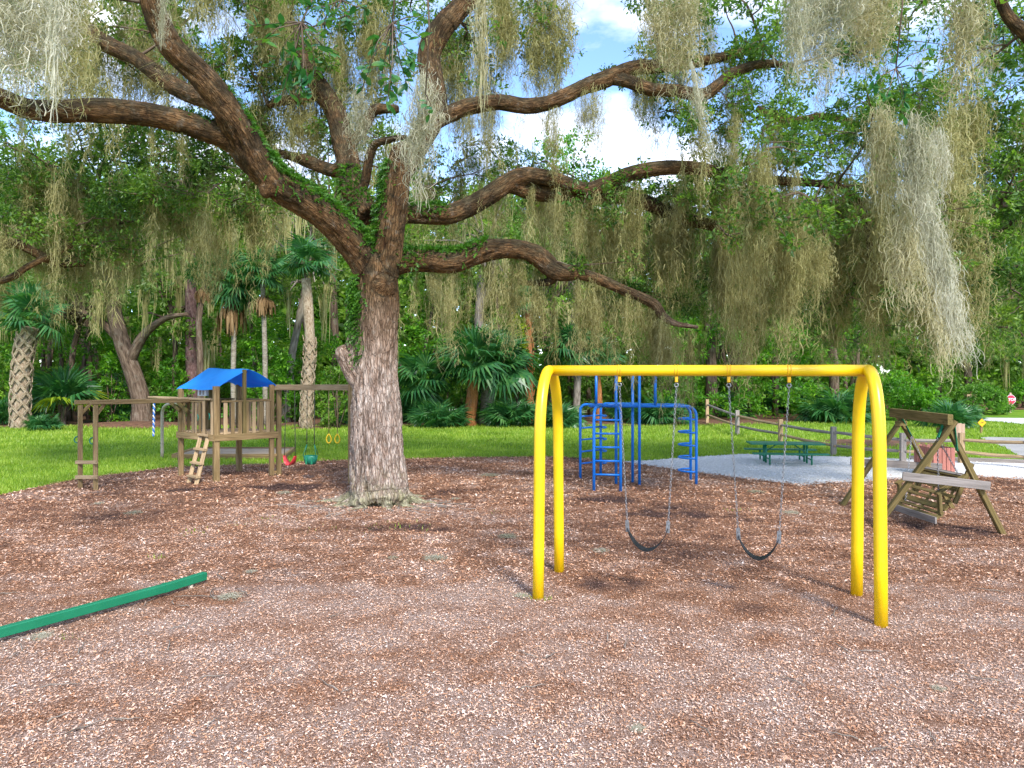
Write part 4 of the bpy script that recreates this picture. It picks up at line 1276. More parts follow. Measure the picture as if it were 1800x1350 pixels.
# ------------------------------------------------------------------ the live oak
D0 = OAK.y
LIMBS = {
 'trunk': [(668,900,-.1,136),(667,884,0,124),(666,862,0,110),(664,820,0,101),(663,770,0,95),(662,700,0,87),(661,640,0,81),(661,580,0,78),(662,530,0,77),(662,485,0,79),(660,455,0,70)],
 'A': [(655,500,0,60),(642,460,-.1,60),(615,422,-.3,60),(575,383,-.6,58),(528,348,-.9,58),(482,318,-1.2,58),(447,278,-1.5,60),(421,232,-1.8,58),(393,185,-2.1,54),(352,132,-2.4,50),(305,88,-2.7,46),(280,42,-2.9,43),(264,-5,-3.1,40),(252,-70,-3.3,36),(238,-150,-3.5,30)],
 'A2': [(440,285,-1.5,40),(408,248,-1.7,44),(365,230,-1.9,45),(308,212,-2.2,44),(240,199,-2.5,42),(170,194,-2.8,42),(108,196,-3.1,41),(50,192,-3.4,38),(10,176,-3.7,36),(-60,150,-4.0,34),(-140,110,-4.4,28)],
 'A3': [(408,205,-1.6,34),(372,178,-1.2,34),(335,165,-.9,35),(290,140,-.6,33),(240,102,-.3,31),(185,76,0,29),(150,48,.2,27),(112,18,.4,24),(70,-30,.6,20)],
 'B': [(668,500,0,58),(678,450,-.1,54),(684,405,-.2,52),(692,350,-.3,50),(699,305,-.4,48),(706,270,-.5,42),(704,256,-.5,34)],
 'C': [(697,320,-.2,40),(722,275,.1,40),(748,232,.4,42),(766,190,.6,40),(759,140,.7,42),(755,95,.8,40),(775,52,.8,42),(805,18,.9,40),(835,-15,1.0,36),(870,-70,1.2,30)],
 'D': [(752,222,.5,30),(785,203,.5,30),(825,188,.5,29),(875,180,.5,29),(930,187,.6,29),(975,177,.6,28),(1020,156,.7,28),(1066,139,.7,30),(1110,120,.8,27),(1150,117,.9,24),(1205,112,1.0,22),(1270,100,1.2,18),(1340,80,1.4,13)],
 'D2': [(1078,138,.7,24),(1105,143,.6,24),(1145,157,.5,22),(1190,160,.4,22),(1235,166,.3,24),(1262,150,.3,22),(1290,128,.3,20),(1340,112,.4,16),(1400,118,.5,11)],
 'E': [(680,400,.2,40),(705,378,.4,38),(742,376,.6,36),(790,376,.7,36),(830,361,.8,36),(870,337,.9,35),(908,313,1.0,34),(948,310,1.0,30),(990,320,1.1,26),(1030,333,1.1,24),(1062,324,1.1,25),(1108,305,1.0,26),(1160,296,.9,27),(1212,295,.8,25),(1262,303,.6,23),(1312,312,.5,20),(1380,318,.3,17),(1445,323,.1,16),(1480,331,0,16),(1508,358,-.1,16),(1528,410,-.2,14),(1530,470,-.3,10)],
 'E2': [(895,325,1.0,28),(940,337,1.3,32),(1000,343,1.5,32),(1055,345,1.6,32),(1100,343,1.6,32),(1150,362,1.6,26),(1198,384,1.6,24),(1250,396,1.6,21),(1300,418,1.6,18),(1352,455,1.6,14),(1400,478,1.6,10)],
 'F': [(668,478,.1,46),(700,463,.2,44),(750,457,.3,43),(800,459,.3,41),(850,441,.3,40),(898,437,.3,37),(945,450,.3,37),(978,477,.3,32),(1020,482,.3,23),(1060,494,.3,21),(1100,512,.3,19),(1148,533,.3,20),(1166,556,.3,18),(1188,569,.3,13),(1228,576,.3,9)],
 'F2': [(985,475,.3,20),(968,493,.4,18),(945,497,.6,14),(910,496,.9,10)],
 'Gk': [(650,380,.5,44),(620,335,1.0,44),(612,280,1.5,42),(600,240,1.8,40),(588,195,2.0,38),(565,160,2.2,36),(545,128,2.4,32),(520,80,2.6,28),(500,20,2.8,24)],
 'G1': [(612,290,1.4,26),(588,300,1.6,26),(562,292,1.9,24),(530,280,2.2,20),(490,268,2.6,14)],
 'G2': [(565,163,2.2,20),(540,172,2.1,20),(505,176,2.1,18),(470,185,2.1,13)],
 'G3': [(618,255,1.5,18),(645,215,1.3,20),(660,192,1.2,20),(700,192,1.0,14)],
 'G4': [(640,330,.8,16),(655,260,.5,16),(685,246,.2,14),(715,240,0,10)],
 'N': [(640,676,.0,44),(624,652,-.1,42),(610,630,-.18,34),(601,616,-.22,26),(597,610,-.24,16)],
 'N2': [(634,670,-.1,30),(624,630,-.15,34),(628,585,-.1,34),(640,545,0,30)],
 'S': [(474,328,-1.3,40),(468,338,-1.4,26),(470,343,-1.45,14)],
 'K': [(672,502,-.25,46),(677,499,-.38,36),(679,498,-.43,22)],
 'W1': [(1330,190,1.0,14),(1360,205,.9,16),(1400,212,.8,16),(1440,205,.7,15),(1480,210,.6,14),(1515,222,.5,10)],
 'T1': [(1840,90,-3,30),(1800,55,-3,24),(1770,25,-3,20),(1745,-30,-3,18)],
 'L1': [(-60,440,2.0,22),(20,428,2.2,20),(55,440,2.4,18),(100,462,2.6,16),(150,465,2.8,11)],
 'L2': [(-40,500,2.1,14),(15,490,2.2,14),(50,468,2.3,13),(90,450,2.4,12),(130,430,2.5,9)],
 'L3': [(60,470,4.5,12),(120,470,4.4,24),(150,440,4.4,30),(168,425,4.4,20)],
}
NAMES = list(LIMBS)
skel_p, skel_r, skel_id, skel_s, skel_t = [], [], [], [], []
tubes_mb = MB()
limb_pts = {}
for bi, nm in enumerate(NAMES):
    pts = spline(LIMBS[nm], 5)
    P, rr = [], []
    for k, (px, py, dd, w) in enumerate(pts):
        d = D0 + dd
        jitter = 0 if nm == 'trunk' else 1
        p = V(px, py, d)
        P.append(p); rr.append(max(0.02, w / 2 * d / F * 0.93))
    limb_pts[nm] = (P, rr)
    tubes_mb.tube(P, rr, 20)
    s = 0
    for k, p in enumerate(P):
        if k: s += (P[k] - P[k - 1]).length
        t = (P[min(k + 1, len(P) - 1)] - P[max(k - 1, 0)]).normalized()
        # resample between points for smooth nearest lookups
        skel_p.append(p); skel_r.append(rr[k]); skel_id.append(bi); skel_s.append(s + bi * 7.3); skel_t.append(t)
# root flare
ROOTS = [(-1.35, -.1, .30), (-1.0, -.6, .24), (-.4, -.85, .30), (.3, -.85, .30), (.8, -.7, .34), (1.3, -.3, .28), (.9, .5, .28), (-.9, .5, .28)]
for i, (dx, dy, r0) in enumerate(ROOTS):
    o = Vector((OAK.x, OAK.y + .1, 0))
    pts = spline([(o.x + dx * .22, o.y + dy * .22, 0.34, r0 * .9), (o.x + dx * .42, o.y + dy * .42, 0.12, r0 * .62), (o.x + dx * .68, o.y + dy * .7, 0.01, r0 * .42), (o.x + dx + .1 * math.sin(i), o.y + dy, -0.02, r0 * .30), (o.x + dx * 1.35 + .15 * math.sin(i * 2), o.y + dy * 1.3, -0.06, r0 * .2)], 4)
    P = [Vector(p[:3]) for p in pts]
    tubes_mb.tube(P, [p[3] for p in pts], 14)
    for k, p in enumerate(P):
        t = (P[min(k + 1, len(P) - 1)] - P[max(k - 1, 0)]).normalized()
        skel_p.append(p); skel_r.append(pts[k][3]); skel_id.append(len(NAMES)); skel_s.append(40 + i * 3 + k * .15); skel_t.append(t)
raw = tubes_mb.build('raw_oak', M['bark'])
md = raw.modifiers.new('r', 'REMESH'); md.mode = 'VOXEL'; md.voxel_size = 0.036; md.use_smooth_shade = True
sm_ = raw.modifiers.new('s', 'SMOOTH'); sm_.factor = 0.5; sm_.iterations = 4
dg = bpy.context.evaluated_depsgraph_get()
ev = raw.evaluated_get(dg); em = ev.to_mesh()
nv_ = len(em.vertices)
co = np.empty(nv_ * 3, dtype=np.float32); em.vertices.foreach_get('co', co); co = co.reshape(-1, 3).astype(np.float64)
no = np.empty(nv_ * 3, dtype=np.float32); em.vertices.foreach_get('normal', no); no = no.reshape(-1, 3).astype(np.float64)
em.calc_loop_triangles()
npoly = len(em.polygons)
tot_ = np.empty(npoly, dtype=np.int32); em.polygons.foreach_get('loop_total', tot_)
st_ = np.empty(npoly, dtype=np.int32); em.polygons.foreach_get('loop_start', st_)
lv = np.empty(len(em.loops), dtype=np.int32); em.loops.foreach_get('vertex_index', lv)
q4 = tot_ == 4
quads = lv[st_[q4][:, None] + np.arange(4)]
ev.to_mesh_clear()
bpy.data.objects.remove(raw)
SP = np.array([tuple(p) for p in skel_p]); SRr = np.array(skel_r); SI = np.array(skel_id); SS = np.array(skel_s); ST = np.array([tuple(t) for t in skel_t])
near = np.empty(nv_, dtype=np.int64)
for a in range(0, nv_, 8000):
    d2 = np.linalg.norm(co[a:a + 8000, None, :].astype(np.float32) - SP[None].astype(np.float32), axis=2) - SRr[None].astype(np.float32) * 0.9
    near[a:a + 8000] = np.argmin(d2, 1)
rel = co - SP[near]; tn = ST[near]
al = (rel * tn).sum(1); along = SS[near] + al
rad = rel - al[:, None] * tn
rl = np.linalg.norm(rad, axis=1, keepdims=True) + 1e-6
ref = np.where(np.abs(tn[:, 2:3]) > 0.8, np.array([[1.0, 0, 0]]), np.array([[0, 0, 1.0]]))
e1 = np.cross(tn, ref); e1 /= np.linalg.norm(e1, axis=1, keepdims=True); e2 = np.cross(tn, e1)
un = rad / rl
ca, sa = (un * e1).sum(1), (un * e2).sum(1)
rr_ = SRr[near]
bark = np.stack([along, ca * rr_, sa * rr_], -1)
q = bark * np.array([2.4, 13, 13])
warp = (fbm(q * 0.4, 2, 70) - .5) * 2.2
rid = 1 - np.abs(2 * fbm(q + warp[:, None], 3, 71) - 1)
lump = fbm(bark * np.array([1.1, 2.6, 2.6]), 3, 75) - .5
amp = np.clip(rr_ * 0.10, 0.008, 0.04)
disp = (rid - 0.72) * amp * 2.6 + lump * np.clip(rr_ * 0.36, 0.02, 0.13)
# woodpecker holes and scars low on the trunk
holes = [(650, 872), (675, 868), (664, 850), (690, 845), (684, 862), (672, 835), (628, 775), (634, 770)]
for px, py in holes:
    c = V(px, py, D0 - 0.62)
    dd = np.linalg.norm((co - np.array(c)) * np.array([1, .5, .8]), axis=1)
    disp -= 0.05 * np.exp(-(dd / 0.05) ** 2)
co = co + no * disp[:, None]
oak = thing('live_oak', 'massive spreading live oak with furrowed trunk standing in the wood chips', 'tree', (OAK.x, OAK.y, 0))
part_of = np.array([0] * (len(NAMES) + 1))
PART = {}
for i, nm in enumerate(NAMES): PART[i] = 'trunk' if nm in ('trunk', 'K', 'N') else 'limb'
merge = {'S': 'A', 'K': 'trunk', 'N': 'trunk', 'N2': 'trunk', 'G3': 'Gk', 'G4': 'Gk', 'G1': 'Gk', 'G2': 'Gk', 'F2': 'F', 'L2': 'L1'}
gid = np.arange(len(NAMES) + 1)
for a, b in merge.items(): gid[NAMES.index(a)] = NAMES.index(b)
gid[len(NAMES)] = NAMES.index('trunk')
vid = gid[SI[near]]
qv = np.sort(vid[quads], axis=1)
fid = np.where(qv[:, 1] == qv[:, 2], qv[:, 1], qv[:, 0])
for g in np.unique(fid):
    fs = quads[fid == g]
    used, inv = np.unique(fs, return_inverse=True)
    nm = NAMES[g]
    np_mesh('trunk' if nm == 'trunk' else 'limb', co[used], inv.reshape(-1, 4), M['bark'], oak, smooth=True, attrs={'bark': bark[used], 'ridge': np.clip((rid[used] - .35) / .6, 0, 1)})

# thin surface roots radiating from the foot
mbr = MB()
for i in range(26):
    a = rnd.uniform(-3.4, .3); r0 = rnd.uniform(.9, 1.5); L_ = rnd.uniform(.5, 1.3)
    x, y = OAK.x + math.cos(a) * r0, OAK.y + math.sin(a) * r0 * .8
    pts = []
    for k in range(6):
        pts.append((x, y, float(mulch_z(np.array([x]), np.array([y]))[0]) + 0.006 + .015 * math.sin(k * 1.7 + i)))
        a += rnd.uniform(-.5, .5); x += math.cos(a) * L_ / 5; y += math.sin(a) * L_ / 5 * .8
    mbr.tube(pts, [.018, .016, .014, .012, .009, .005], 5)
mbr.build('surface_roots', M['trunk_grey'], oak, smooth=True, kind='stuff')

# ------------------------------------------------------------------ leaf helpers
def leaf_cloud(C_, spread, n_each, size, flat=0.35, droop=0.0, aspect=0.36, flatz=0.7):
    """C_ (k,3) clump centres; returns verts, quads of folded leaves filling each clump"""
    C_ = np.asarray(C_, dtype=float); k = len(C_)
    spread = np.broadcast_to(np.asarray(spread, dtype=float), (k,))
    n = k * n_each
    c = np.repeat(C_, n_each, 0); sp = np.repeat(spread, n_each)
    o = R.normal(0, 1, (n, 3)); o /= np.linalg.norm(o, axis=1, keepdims=True)
    r = R.random(n) ** 0.5
    off = o * (r * sp)[:, None] * np.array([1, 1, flatz])
    # twig-like bunching
    tw = np.repeat(R.normal(0, 1, (k * max(1, n_each // 12), 3)), 12, 0)
    if len(tw) >= n: tw = tw[:n]
    else: tw = np.concatenate([tw, R.normal(0, 1, (n - len(tw), 3))])
    tw /= np.linalg.norm(tw, axis=1, keepdims=True)
    off = 0.45 * off + 0.62 * tw * sp[:, None] * np.array([1, 1, flatz])
    p = c + off
    f = off / (np.linalg.norm(off, axis=1, keepdims=True) + 1e-6) + R.normal(0, .65, (n, 3)) + np.array([0, 0, -droop])
    f /= np.linalg.norm(f, axis=1, keepdims=True)
    up = np.array([0, 0, 1.0]) + R.normal(0, flat * 1.6, (n, 3))
    s = np.cross(f, up); s /= np.linalg.norm(s, axis=1, keepdims=True) + 1e-6
    u = np.cross(s, f)
    L_ = (size * R.uniform(.6, 1.3, n))[:, None]
    w = L_ * aspect * R.uniform(.7, 1.2, (n, 1))
    v = np.stack([p, p + f * L_ * .5 + s * w * .5 + u * L_ * .08, p + f * L_, p + f * L_ * .5 - s * w * .5 + u * L_ * .08], 1)
    idx = 4 * np.arange(n)[:, None]
    q = np.concatenate([idx + np.array([0, 1, 2]), idx + np.array([0, 2, 3])], 0)
    return v.reshape(-1, 3), q
def cloud_obj(name, parts, mat, parent, kind=None):
    vs, fs, b = [], [], 0
    for v, f in parts:
        vs.append(v); fs.append(f + b); b += len(v)
    return np_mesh(name, np.concatenate(vs), np.concatenate(fs), mat, parent, kind=kind)

# ------------------------------------------------------------------ canopy zones: thin branches, leaves, moss anchors
# (x0, x1, y0, y1 pixel window of the twigs, depth range, clumps, leaves per clump, clump radius, key)
ZONES = [
 ('near_left', -90, 110, -170, -40, -6.5, -4.5, 8, 60, .5),
 ('top_left', 110, 520, -120, 90, -.9, 2.8, 44, 80, .55),
 ('left_band', -60, 480, 235, 400, 1.2, 4.5, 84, 120, .62),
 ('left_low', -60, 260, 330, 450, 2.0, 5.0, 26, 110, .6),
 ('centre_back', 450, 690, -20, 300, 2.0, 5.0, 40, 80, .5),
 ('centre_right', 760, 1000, -60, 240, 1.2, 4.0, 16, 60, .5),
 ('centre_low', 700, 1000, 245, 340, 2.5, 5.0, 16, 70, .5),
 ('low_limb', 700, 1060, 440, 480, -.2, 1.2, 4, 50, .4),
 ('middle', 1000, 1330, 290, 420, .2, 2.6, 20, 90, .5),
 ('upper_right', 1120, 1640, -60, 250, -.5, 3.0, 74, 120, .55),
 ('right_heavy', 1280, 1700, 160, 430, -3.0, 1.5, 36, 100, .5),
 ('right_wall', 1600, 1880, 180, 560, -1.5, 4.0, 105, 130, .55),
 ('low_right', 1010, 1560, 420, 560, 3.5, 7.5, 72, 130, .62),
 ('low_far_right', 1450, 1860, 470, 630, 4.0, 8.0, 46, 120, .6),
 ('top_right', 1680, 1860, -60, 190, -3.0, 1.0, 26, 60, .45),
 ('upper_left', 0, 440, 60, 240, 1.0, 4.0, 40, 80, .5),
 ('top_centre', 430, 960, -60, 130, 1.5, 4.5, 34, 80, .5),
 ('mid_right', 1000, 1560, 330, 480, 2.0, 5.0, 40, 100, .55),
 ('near_right', 1380, 1700, -160, -30, -8.0, -6.0, 7, 30, .4),
]
grown = []
main_P = [(p, r) for nm in NAMES if nm not in ('trunk', 'N', 'N2', 'S', 'K') for p, r in zip(*limb_pts[nm])]
mp = np.array([tuple(p) for p, _ in main_P])
tw_mb = MB(); leaf_parts = []; anchors = {}
def thin_branch(c, rr0=0.05):
    c = Vector(c)
    pool = np.concatenate([mp, np.array(grown)]) if grown else mp
    d = np.linalg.norm((pool - np.array(c)) * np.array([1, 1, 1.3]), axis=1) * np.where(np.arange(len(pool)) < len(mp), .75, 1.0)
    d = np.where(d < .5, 9, d)
    cand = np.argsort(d)[:3]; j = int(cand[rnd.randrange(3)]); a = Vector(pool[j])
    L_ = (c - a).length
    m1_ = a.lerp(c, .35) + Vector((rnd.uniform(-.2, .2), rnd.uniform(-.2, .2), rnd.uniform(-.05, .28))) * L_ * .5
    m2_ = a.lerp(c, .7) + Vector((rnd.uniform(-.2, .2), rnd.uniform(-.2, .2), rnd.uniform(-.05, .2))) * L_ * .35
    r = min(0.07, .014 + .012 * L_)
    pts = spline([(*a, r), (*m1_, r * .7), (*m2_, r * .5), (*c, .008)], 3)
    tw_mb.tube([p[:3] for p in pts], [p[3] for p in pts], 5, caps=False)
    grown.extend([p[:3] for p in pts[2:-1:2]])
    return [Vector(p[:3]) for p in pts]
for key, x0, x1, y0, y1, da, db, n, nl, rad in ZONES:
    Cs = []
    for i in range(n):
        # stratified so that clumps cover the window
        px = x0 + (x1 - x0) * ((i * 0.618034 + rnd.uniform(-.03, .03)) % 1.0); py = rnd.uniform(y0, y1); d = D0 + rnd.uniform(da, db)
        c = V(px, py, d)
        path = thin_branch(c)
        Cs.append(c); anchors.setdefault(key, []).append(c)
        for p in path[-5:-1:2]:
            anchors[key].append(p)
        if rnd.random() < .75: Cs.append(path[-3] + Vector((rnd.uniform(-.3, .3), rnd.uniform(-.3, .3), rnd.uniform(-.1, .3))))
        # side twigs
        for _ in range(2):
            e = c + Vector((rnd.gauss(0, .45), rnd.gauss(0, .45), rnd.gauss(0, .25)))
            tw_mb.tube([path[-3], path[-2].lerp(e, .5), e], [.012, .009, .004], 4, caps=False); Cs.append(e)
    Cs = np.array([tuple(c) for c in Cs])
    sp = rad * R.uniform(.55, 1.15, len(Cs))
    leaf_parts.append(leaf_cloud(Cs, sp * .85, max(8, int(nl * .85)), 0.115, droop=.1, aspect=.46))
tw_mb.build('branches', M['trunk_brown'], oak, smooth=True, kind='stuff')
cloud_obj('crown', leaf_parts, M['oak_leaf'], oak, kind='stuff')

# resurrection fern along limb tops
def fern_along(nm, t0, t1, n, side=(0, 0, 1), spread=.5, ln=.16, shift=0.0):
    P, rr = limb_pts[nm]; m_ = len(P) - 1
    vs = []
    base, fw = [], []
    for _ in range(n):
        t = rnd.uniform(t0, t1) * m_; k = min(int(t), m_ - 1); p = P[k].lerp(P[k + 1], t - k); r = rr[k]
        tg = (P[k + 1] - P[k]).normalized()
        a = rnd.gauss(0, spread) + shift
        up = Vector(side); up = (up - tg * up.dot(tg)).normalized(); sd = tg.cross(up)
        nrm = up * math.cos(a) + sd * math.sin(a)
        base.append(p + nrm * r * 1.0); fw.append((nrm + Vector((rnd.gauss(0, .5), rnd.gauss(0, .5), rnd.gauss(0, .4))), rnd.uniform(.5, 1.2) * ln))
    out_v, out_f = [], []
    for p, (f, L_) in zip(base, fw):
        f = Vector(f).normalized(); s = f.cross(Vector((rnd.gauss(0, 1), rnd.gauss(0, 1), rnd.gauss(0, 1)))).normalized(); g = Vector((0, 0, -1))
        for k in range(4):          # pinna pairs
            q = p + f * L_ * (k / 4) + g * L_ * .35 * (k / 4) ** 2
            q2 = p + f * L_ * ((k + 1) / 4) + g * L_ * .35 * ((k + 1) / 4) ** 2
            w = L_ * .24 * (1 - .6 * k / 4)
            b = len(out_v)
            out_v += [q, q.lerp(q2, .8) + s * w, q2, q.lerp(q2, .8) - s * w]
            out_f += [(b, b + 1, b + 2), (b, b + 2, b + 3)]
    return np.array([tuple(v) for v in out_v]), np.array(out_f)
fp_ = [fern_along('A', .08, .42, 1500, (0.45, -.25, 1), .5, .17), fern_along('A', .42, .6, 260, (.5, -.2, 1), .35, .12), fern_along('E', .03, .14, 420, (0, -.4, 1), .6, .17), fern_along('F', .05, .30, 800, (0, -.25, 1), .55, .18),
       fern_along('B', .25, .75, 520, (-1, -.3, .2), .5, .17), fern_along('Gk', .02, .2, 350, (0, -.6, .6), .8, .16), fern_along('A2', .12, .3, 220, (0, -.2, 1), .4, .12),
       fern_along('trunk', .60, .84, 760, (-1, -.35, 0), .33, .21), fern_along('trunk', .8, .9, 260, (-1, -.2, 0), .4, .2)]
cloud_obj('fern', fp_, M['fern'], oak, kind='stuff')
# shaggy dark epiphyte tufts and lichen fuzz along the limb undersides and roots are part of the moss below

# near leaf sprays: each leaf an object
lv_m = []
for k in range(3):
    b = [(0, 0, 0), (.10, .16, .03), (.17, .40, .045), (.15, .70, .03), (0, 1, -.04), (-.15, .70, .03), (-.17, .40, .045), (-.10, .16, .03), (0, .42, 0), (0, .72, -.015)]
    bend = (0.0, .12, -.1)[k]
    vs = [(x, y, z + bend * y * y) for x, y, z in b]
    fs = [(0, 1, 8), (1, 2, 8), (2, 3, 9), (2, 9, 8), (3, 4, 9), (4, 5, 9), (5, 6, 8), (5, 8, 9), (6, 7, 8), (7, 0, 8)]
    lv_m.append(np_mesh('leaf', np.array(vs), np.array(fs), M['near_leaf'], smooth=True, mesh_only=True))
def spray(px, py, d, tips, top=(0, -140)):
    root = V(px + top[0], py + top[1], d)
    mb = MB(); spots = []
    hub = V(px, py, d)
    mb.tube([root, root.lerp(hub, .5) + Vector((.03, .02, 0)), hub], [.010, .008, .006], 5)
    for tx, ty, n in tips:
        e = V(px + tx, py + ty, d + rnd.uniform(-.2, .2))
        m_ = hub.lerp(e, .5) + Vector((rnd.uniform(-.03, .03), rnd.uniform(-.04, .04), rnd.uniform(-.01, .04)))
        mb.tube([hub, m_, e], [.006, .004, .0025], 4)
        for k in range(n):
            t = 1 - (k / n) ** 1.3 * .42
            b = hub.lerp(m_, t * 2) if t < .5 else m_.lerp(e, t * 2 - 1)
            spots.append((b, (e - hub).normalized()))
    tw = mb.build('leaf_spray', M['trunk_brown'], oak, smooth=True)
    for b, dr in spots:
        o = bpy.data.objects.new('leaf', lv_m[rnd.randrange(3)]); COL.objects.link(o); o.parent = tw
        f = (dr * .45 + Vector((rnd.gauss(0, .7), rnd.gauss(0, .6), rnd.gauss(.1, .5)))).normalized()
        u = (Vector((0, -.35, 1)) + Vector((rnd.gauss(0, .5), rnd.gauss(0, .5), rnd.gauss(0, .3)))).normalized()
        s = f.cross(u).normalized(); u = s.cross(f); L_ = rnd.uniform(.07, .115)
        mt = Matrix((s, f, u)).transposed().to_4x4()
        o.matrix_local = Matrix.Translation(b - oak.location) @ mt @ Matrix.Diagonal((L_ * 1.25, L_, L_, 1))
spray(530, 40, 5.0, [(-75, 40, 8), (-50, 75, 9), (-25, 95, 9), (-5, 150, 11), (15, 125, 11), (-35, 130, 9), (-10, 60, 9), (25, 85, 9), (-40, 10, 8), (35, 25, 7), (-85, 5, 6), (0, 105, 9), (50, 55, 6)], (20, -90))
spray(690, 40, 5.1, [(-55, 120, 9), (-45, 80, 9), (-20, 100, 9), (-10, 145, 10), (25, 110, 10), (35, 70, 9), (55, 30, 8), (5, 60, 9), (-30, 40, 8), (50, -10, 7), (20, 20, 8), (0, 125, 8)], (-10, -90))
spray(600, 0, 4.9, [(-30, 35, 9), (15, 42, 9), (45, 15, 8), (-60, 12, 8)], (0, -80))
spray(1575, 120, 6.4, [(-45, 40, 9), (-20, 60, 9), (15, 60, 9), (40, 5, 8), (60, -35, 7), (-10, -10, 6), (20, 30, 8), (15, 85, 6)], (15, -220))
spray(748, 165, 6.0, [(0, 25, 4), (6, 40, 3)], (0, -240))
# ------------------------------------------------------------------ spanish moss
def ribbons(P, w, n_seg, tw=None):
    """P (n, s, 3) strand points -> flat ribbons"""
    n, s, _ = P.shape
    a = R.random(n) * 2 * math.pi if tw is None else tw
    d = np.stack([np.cos(a), np.sin(a), np.zeros(n)], -1)[:, None, :]
    prof = np.ones(s); prof[-1] = 0.25; prof[0] = .8
    ww = (np.broadcast_to(w, (n,))[:, None] * prof[None])[..., None]
    v = np.stack([P - d * ww * .5, P + d * ww * .5], 2).reshape(-1, 3)
    i = (np.arange(n)[:, None] * s + np.arange(s - 1)[None]).reshape(-1) * 2
    q = np.stack([i, i + 1, i + 3, i + 2], -1)
    return v, q
def moss_mesh(name, n_lock=5, n_main=70, n_curl=260, segs=11, rx=.10, ry=.07, w=.0055, curl=.055, bend=None, mat='moss', tail=1.0, fuzz=1.0):
    vs, fs, b = [], [], 0
    lock_o = np.stack([R.normal(0, rx, n_lock), R.normal(0, ry, n_lock)], -1)
    lock_L = np.concatenate([[1.0], R.uniform(.45, .95, n_lock - 1)]) if n_lock > 1 else np.array([1.0])
    lk = R.integers(0, n_lock, n_main)
    t = np.linspace(0, 1, segs)[None]
    L_ = lock_L[lk] * R.uniform(.35, 1.0, n_main) ** .55
    top = R.uniform(-.03, .10, n_main) * (R.random(n_main) < .8) + R.uniform(0, .35, n_main) * (R.random(n_main) < .35)
    z = -(top[:, None] + t * (L_ - top).clip(.08)[:, None])
    prof = (0.55 + 0.75 * np.sin(np.pi * np.clip(-z * 1.1 + .1, 0, 1))) * (1 - .55 * np.clip(-z, 0, 1) * tail)
    r0 = np.stack([R.normal(0, rx * .45, n_main), R.normal(0, ry * .45, n_main)], -1)
    walk = np.cumsum(R.normal(0, .008 * fuzz, (n_main, segs, 2)), 1)
    xy = (lock_o[lk] + r0)[:, None, :] * prof[..., None] + walk * (0.4 + .6 * t[..., None])
    P = np.concatenate([xy, z[..., None]], -1)
    wig = R.random((n_main, 1)) * 6.28
    P[..., 0] += .004 * np.sin(t * 26 + wig) * fuzz; P[..., 1] += .004 * np.cos(t * 23 + wig) * fuzz
    main = P
    # curls leaving the strands
    si = R.integers(0, n_main, n_curl); ti = R.uniform(0.03, .98, n_curl) ** .85
    k = np.minimum((ti * (segs - 1)).astype(int), segs - 2); fr = (ti * (segs - 1) - k)[:, None]
    o = main[si, k] * (1 - fr) + main[si, k + 1] * fr
    cs = 6; ang = R.random(n_curl) * 6.28; cl = (curl * R.uniform(.5, 1.5, n_curl))[:, None, None]
    dirs = np.stack([np.cos(ang), np.sin(ang), R.uniform(-1.1, .7, n_curl)], -1)
    tt_ = np.linspace(0, 1, cs)[None, :, None]
    side = np.stack([-np.sin(ang), np.cos(ang), R.normal(0, .5, n_curl)], -1); third = np.cross(dirs, side)
    ph = R.random((n_curl, 1, 1)) * 6.28; fq = R.uniform(3.5, 6.5, (n_curl, 1, 1))
    C_ = o[:, None] + dirs[:, None] * tt_ * cl + side[:, None] * ((np.sin(tt_ * fq + ph) - np.sin(ph)) * .36 * cl) + third[:, None] * ((np.cos(tt_ * fq + ph) - np.cos(ph)) * .36 * cl) + np.array([0, 0, -1.0]) * (tt_ ** 2) * cl * .15
    for PP, ww in ((main, w * R.uniform(.6, 1.3, n_main)), (C_, w * .75 * R.uniform(.6, 1.2, n_curl))):
        if bend is not None:
            zz = -PP[..., 2]
            PP[..., 0] += np.interp(zz, bend[0], bend[1])
        v, f = ribbons(PP, ww, PP.shape[1])
        vs.append(v); fs.append(f + b); b += len(v)
    return np_mesh(name, np.concatenate(vs), np.concatenate(fs), M[mat], mesh_only=True, smooth=True)
CUR = [moss_mesh('moss_clump', n_lock=int(R.integers(2, 6)), w=.0036, curl=R.uniform(.04, .06), n_main=int(R.integers(16, 26)), n_curl=int(R.integers(900, 1200)), rx=R.uniform(.03, .07), ry=R.uniform(.03, .05), tail=R.uniform(.3, 1.0), fuzz=1.6) for _ in range(12)]
THIN = [moss_mesh('moss_wisp', n_lock=int(R.integers(1, 3)), n_main=int(R.integers(10, 18)), n_curl=480, rx=.016, ry=.016, w=.0036, curl=.042, fuzz=1.6) for _ in range(6)]
ADJ = {}
def hang(loc, length, width, meshes, label, group, name='spanish_moss', rz=None, mat=None):
    px = CX + loc.x / loc.y * F; lp = length / loc.y * F
    where = 'left of the big trunk' if px < 600 else 'at the fork' if px < 760 else 'left of the yellow swing set' if px < 940 else 'over the left half of the crossbar' if px < 1240 else 'over the right half of the crossbar' if px < 1540 else 'right of the yellow swing set'
    size = ('short' if lp < 110 else 'medium-length' if lp < 175 else 'long') + (' thin' if meshes is THIN else ' narrow' if width < 1.1 else ' broad')
    label = f'{size} {label}, {where}'
    o = bpy.data.objects.new(name, meshes[rnd.randrange(len(meshes))]); COL.objects.link(o)
    o.location = loc; s = length
    o.scale = (s * width, s * width, s); o.rotation_euler = (rnd.uniform(-.05, .05), rnd.uniform(-.05, .05), rnd.uniform(0, 6.28) if rz is None else rz)
    return tag(o, label, 'moss', group)
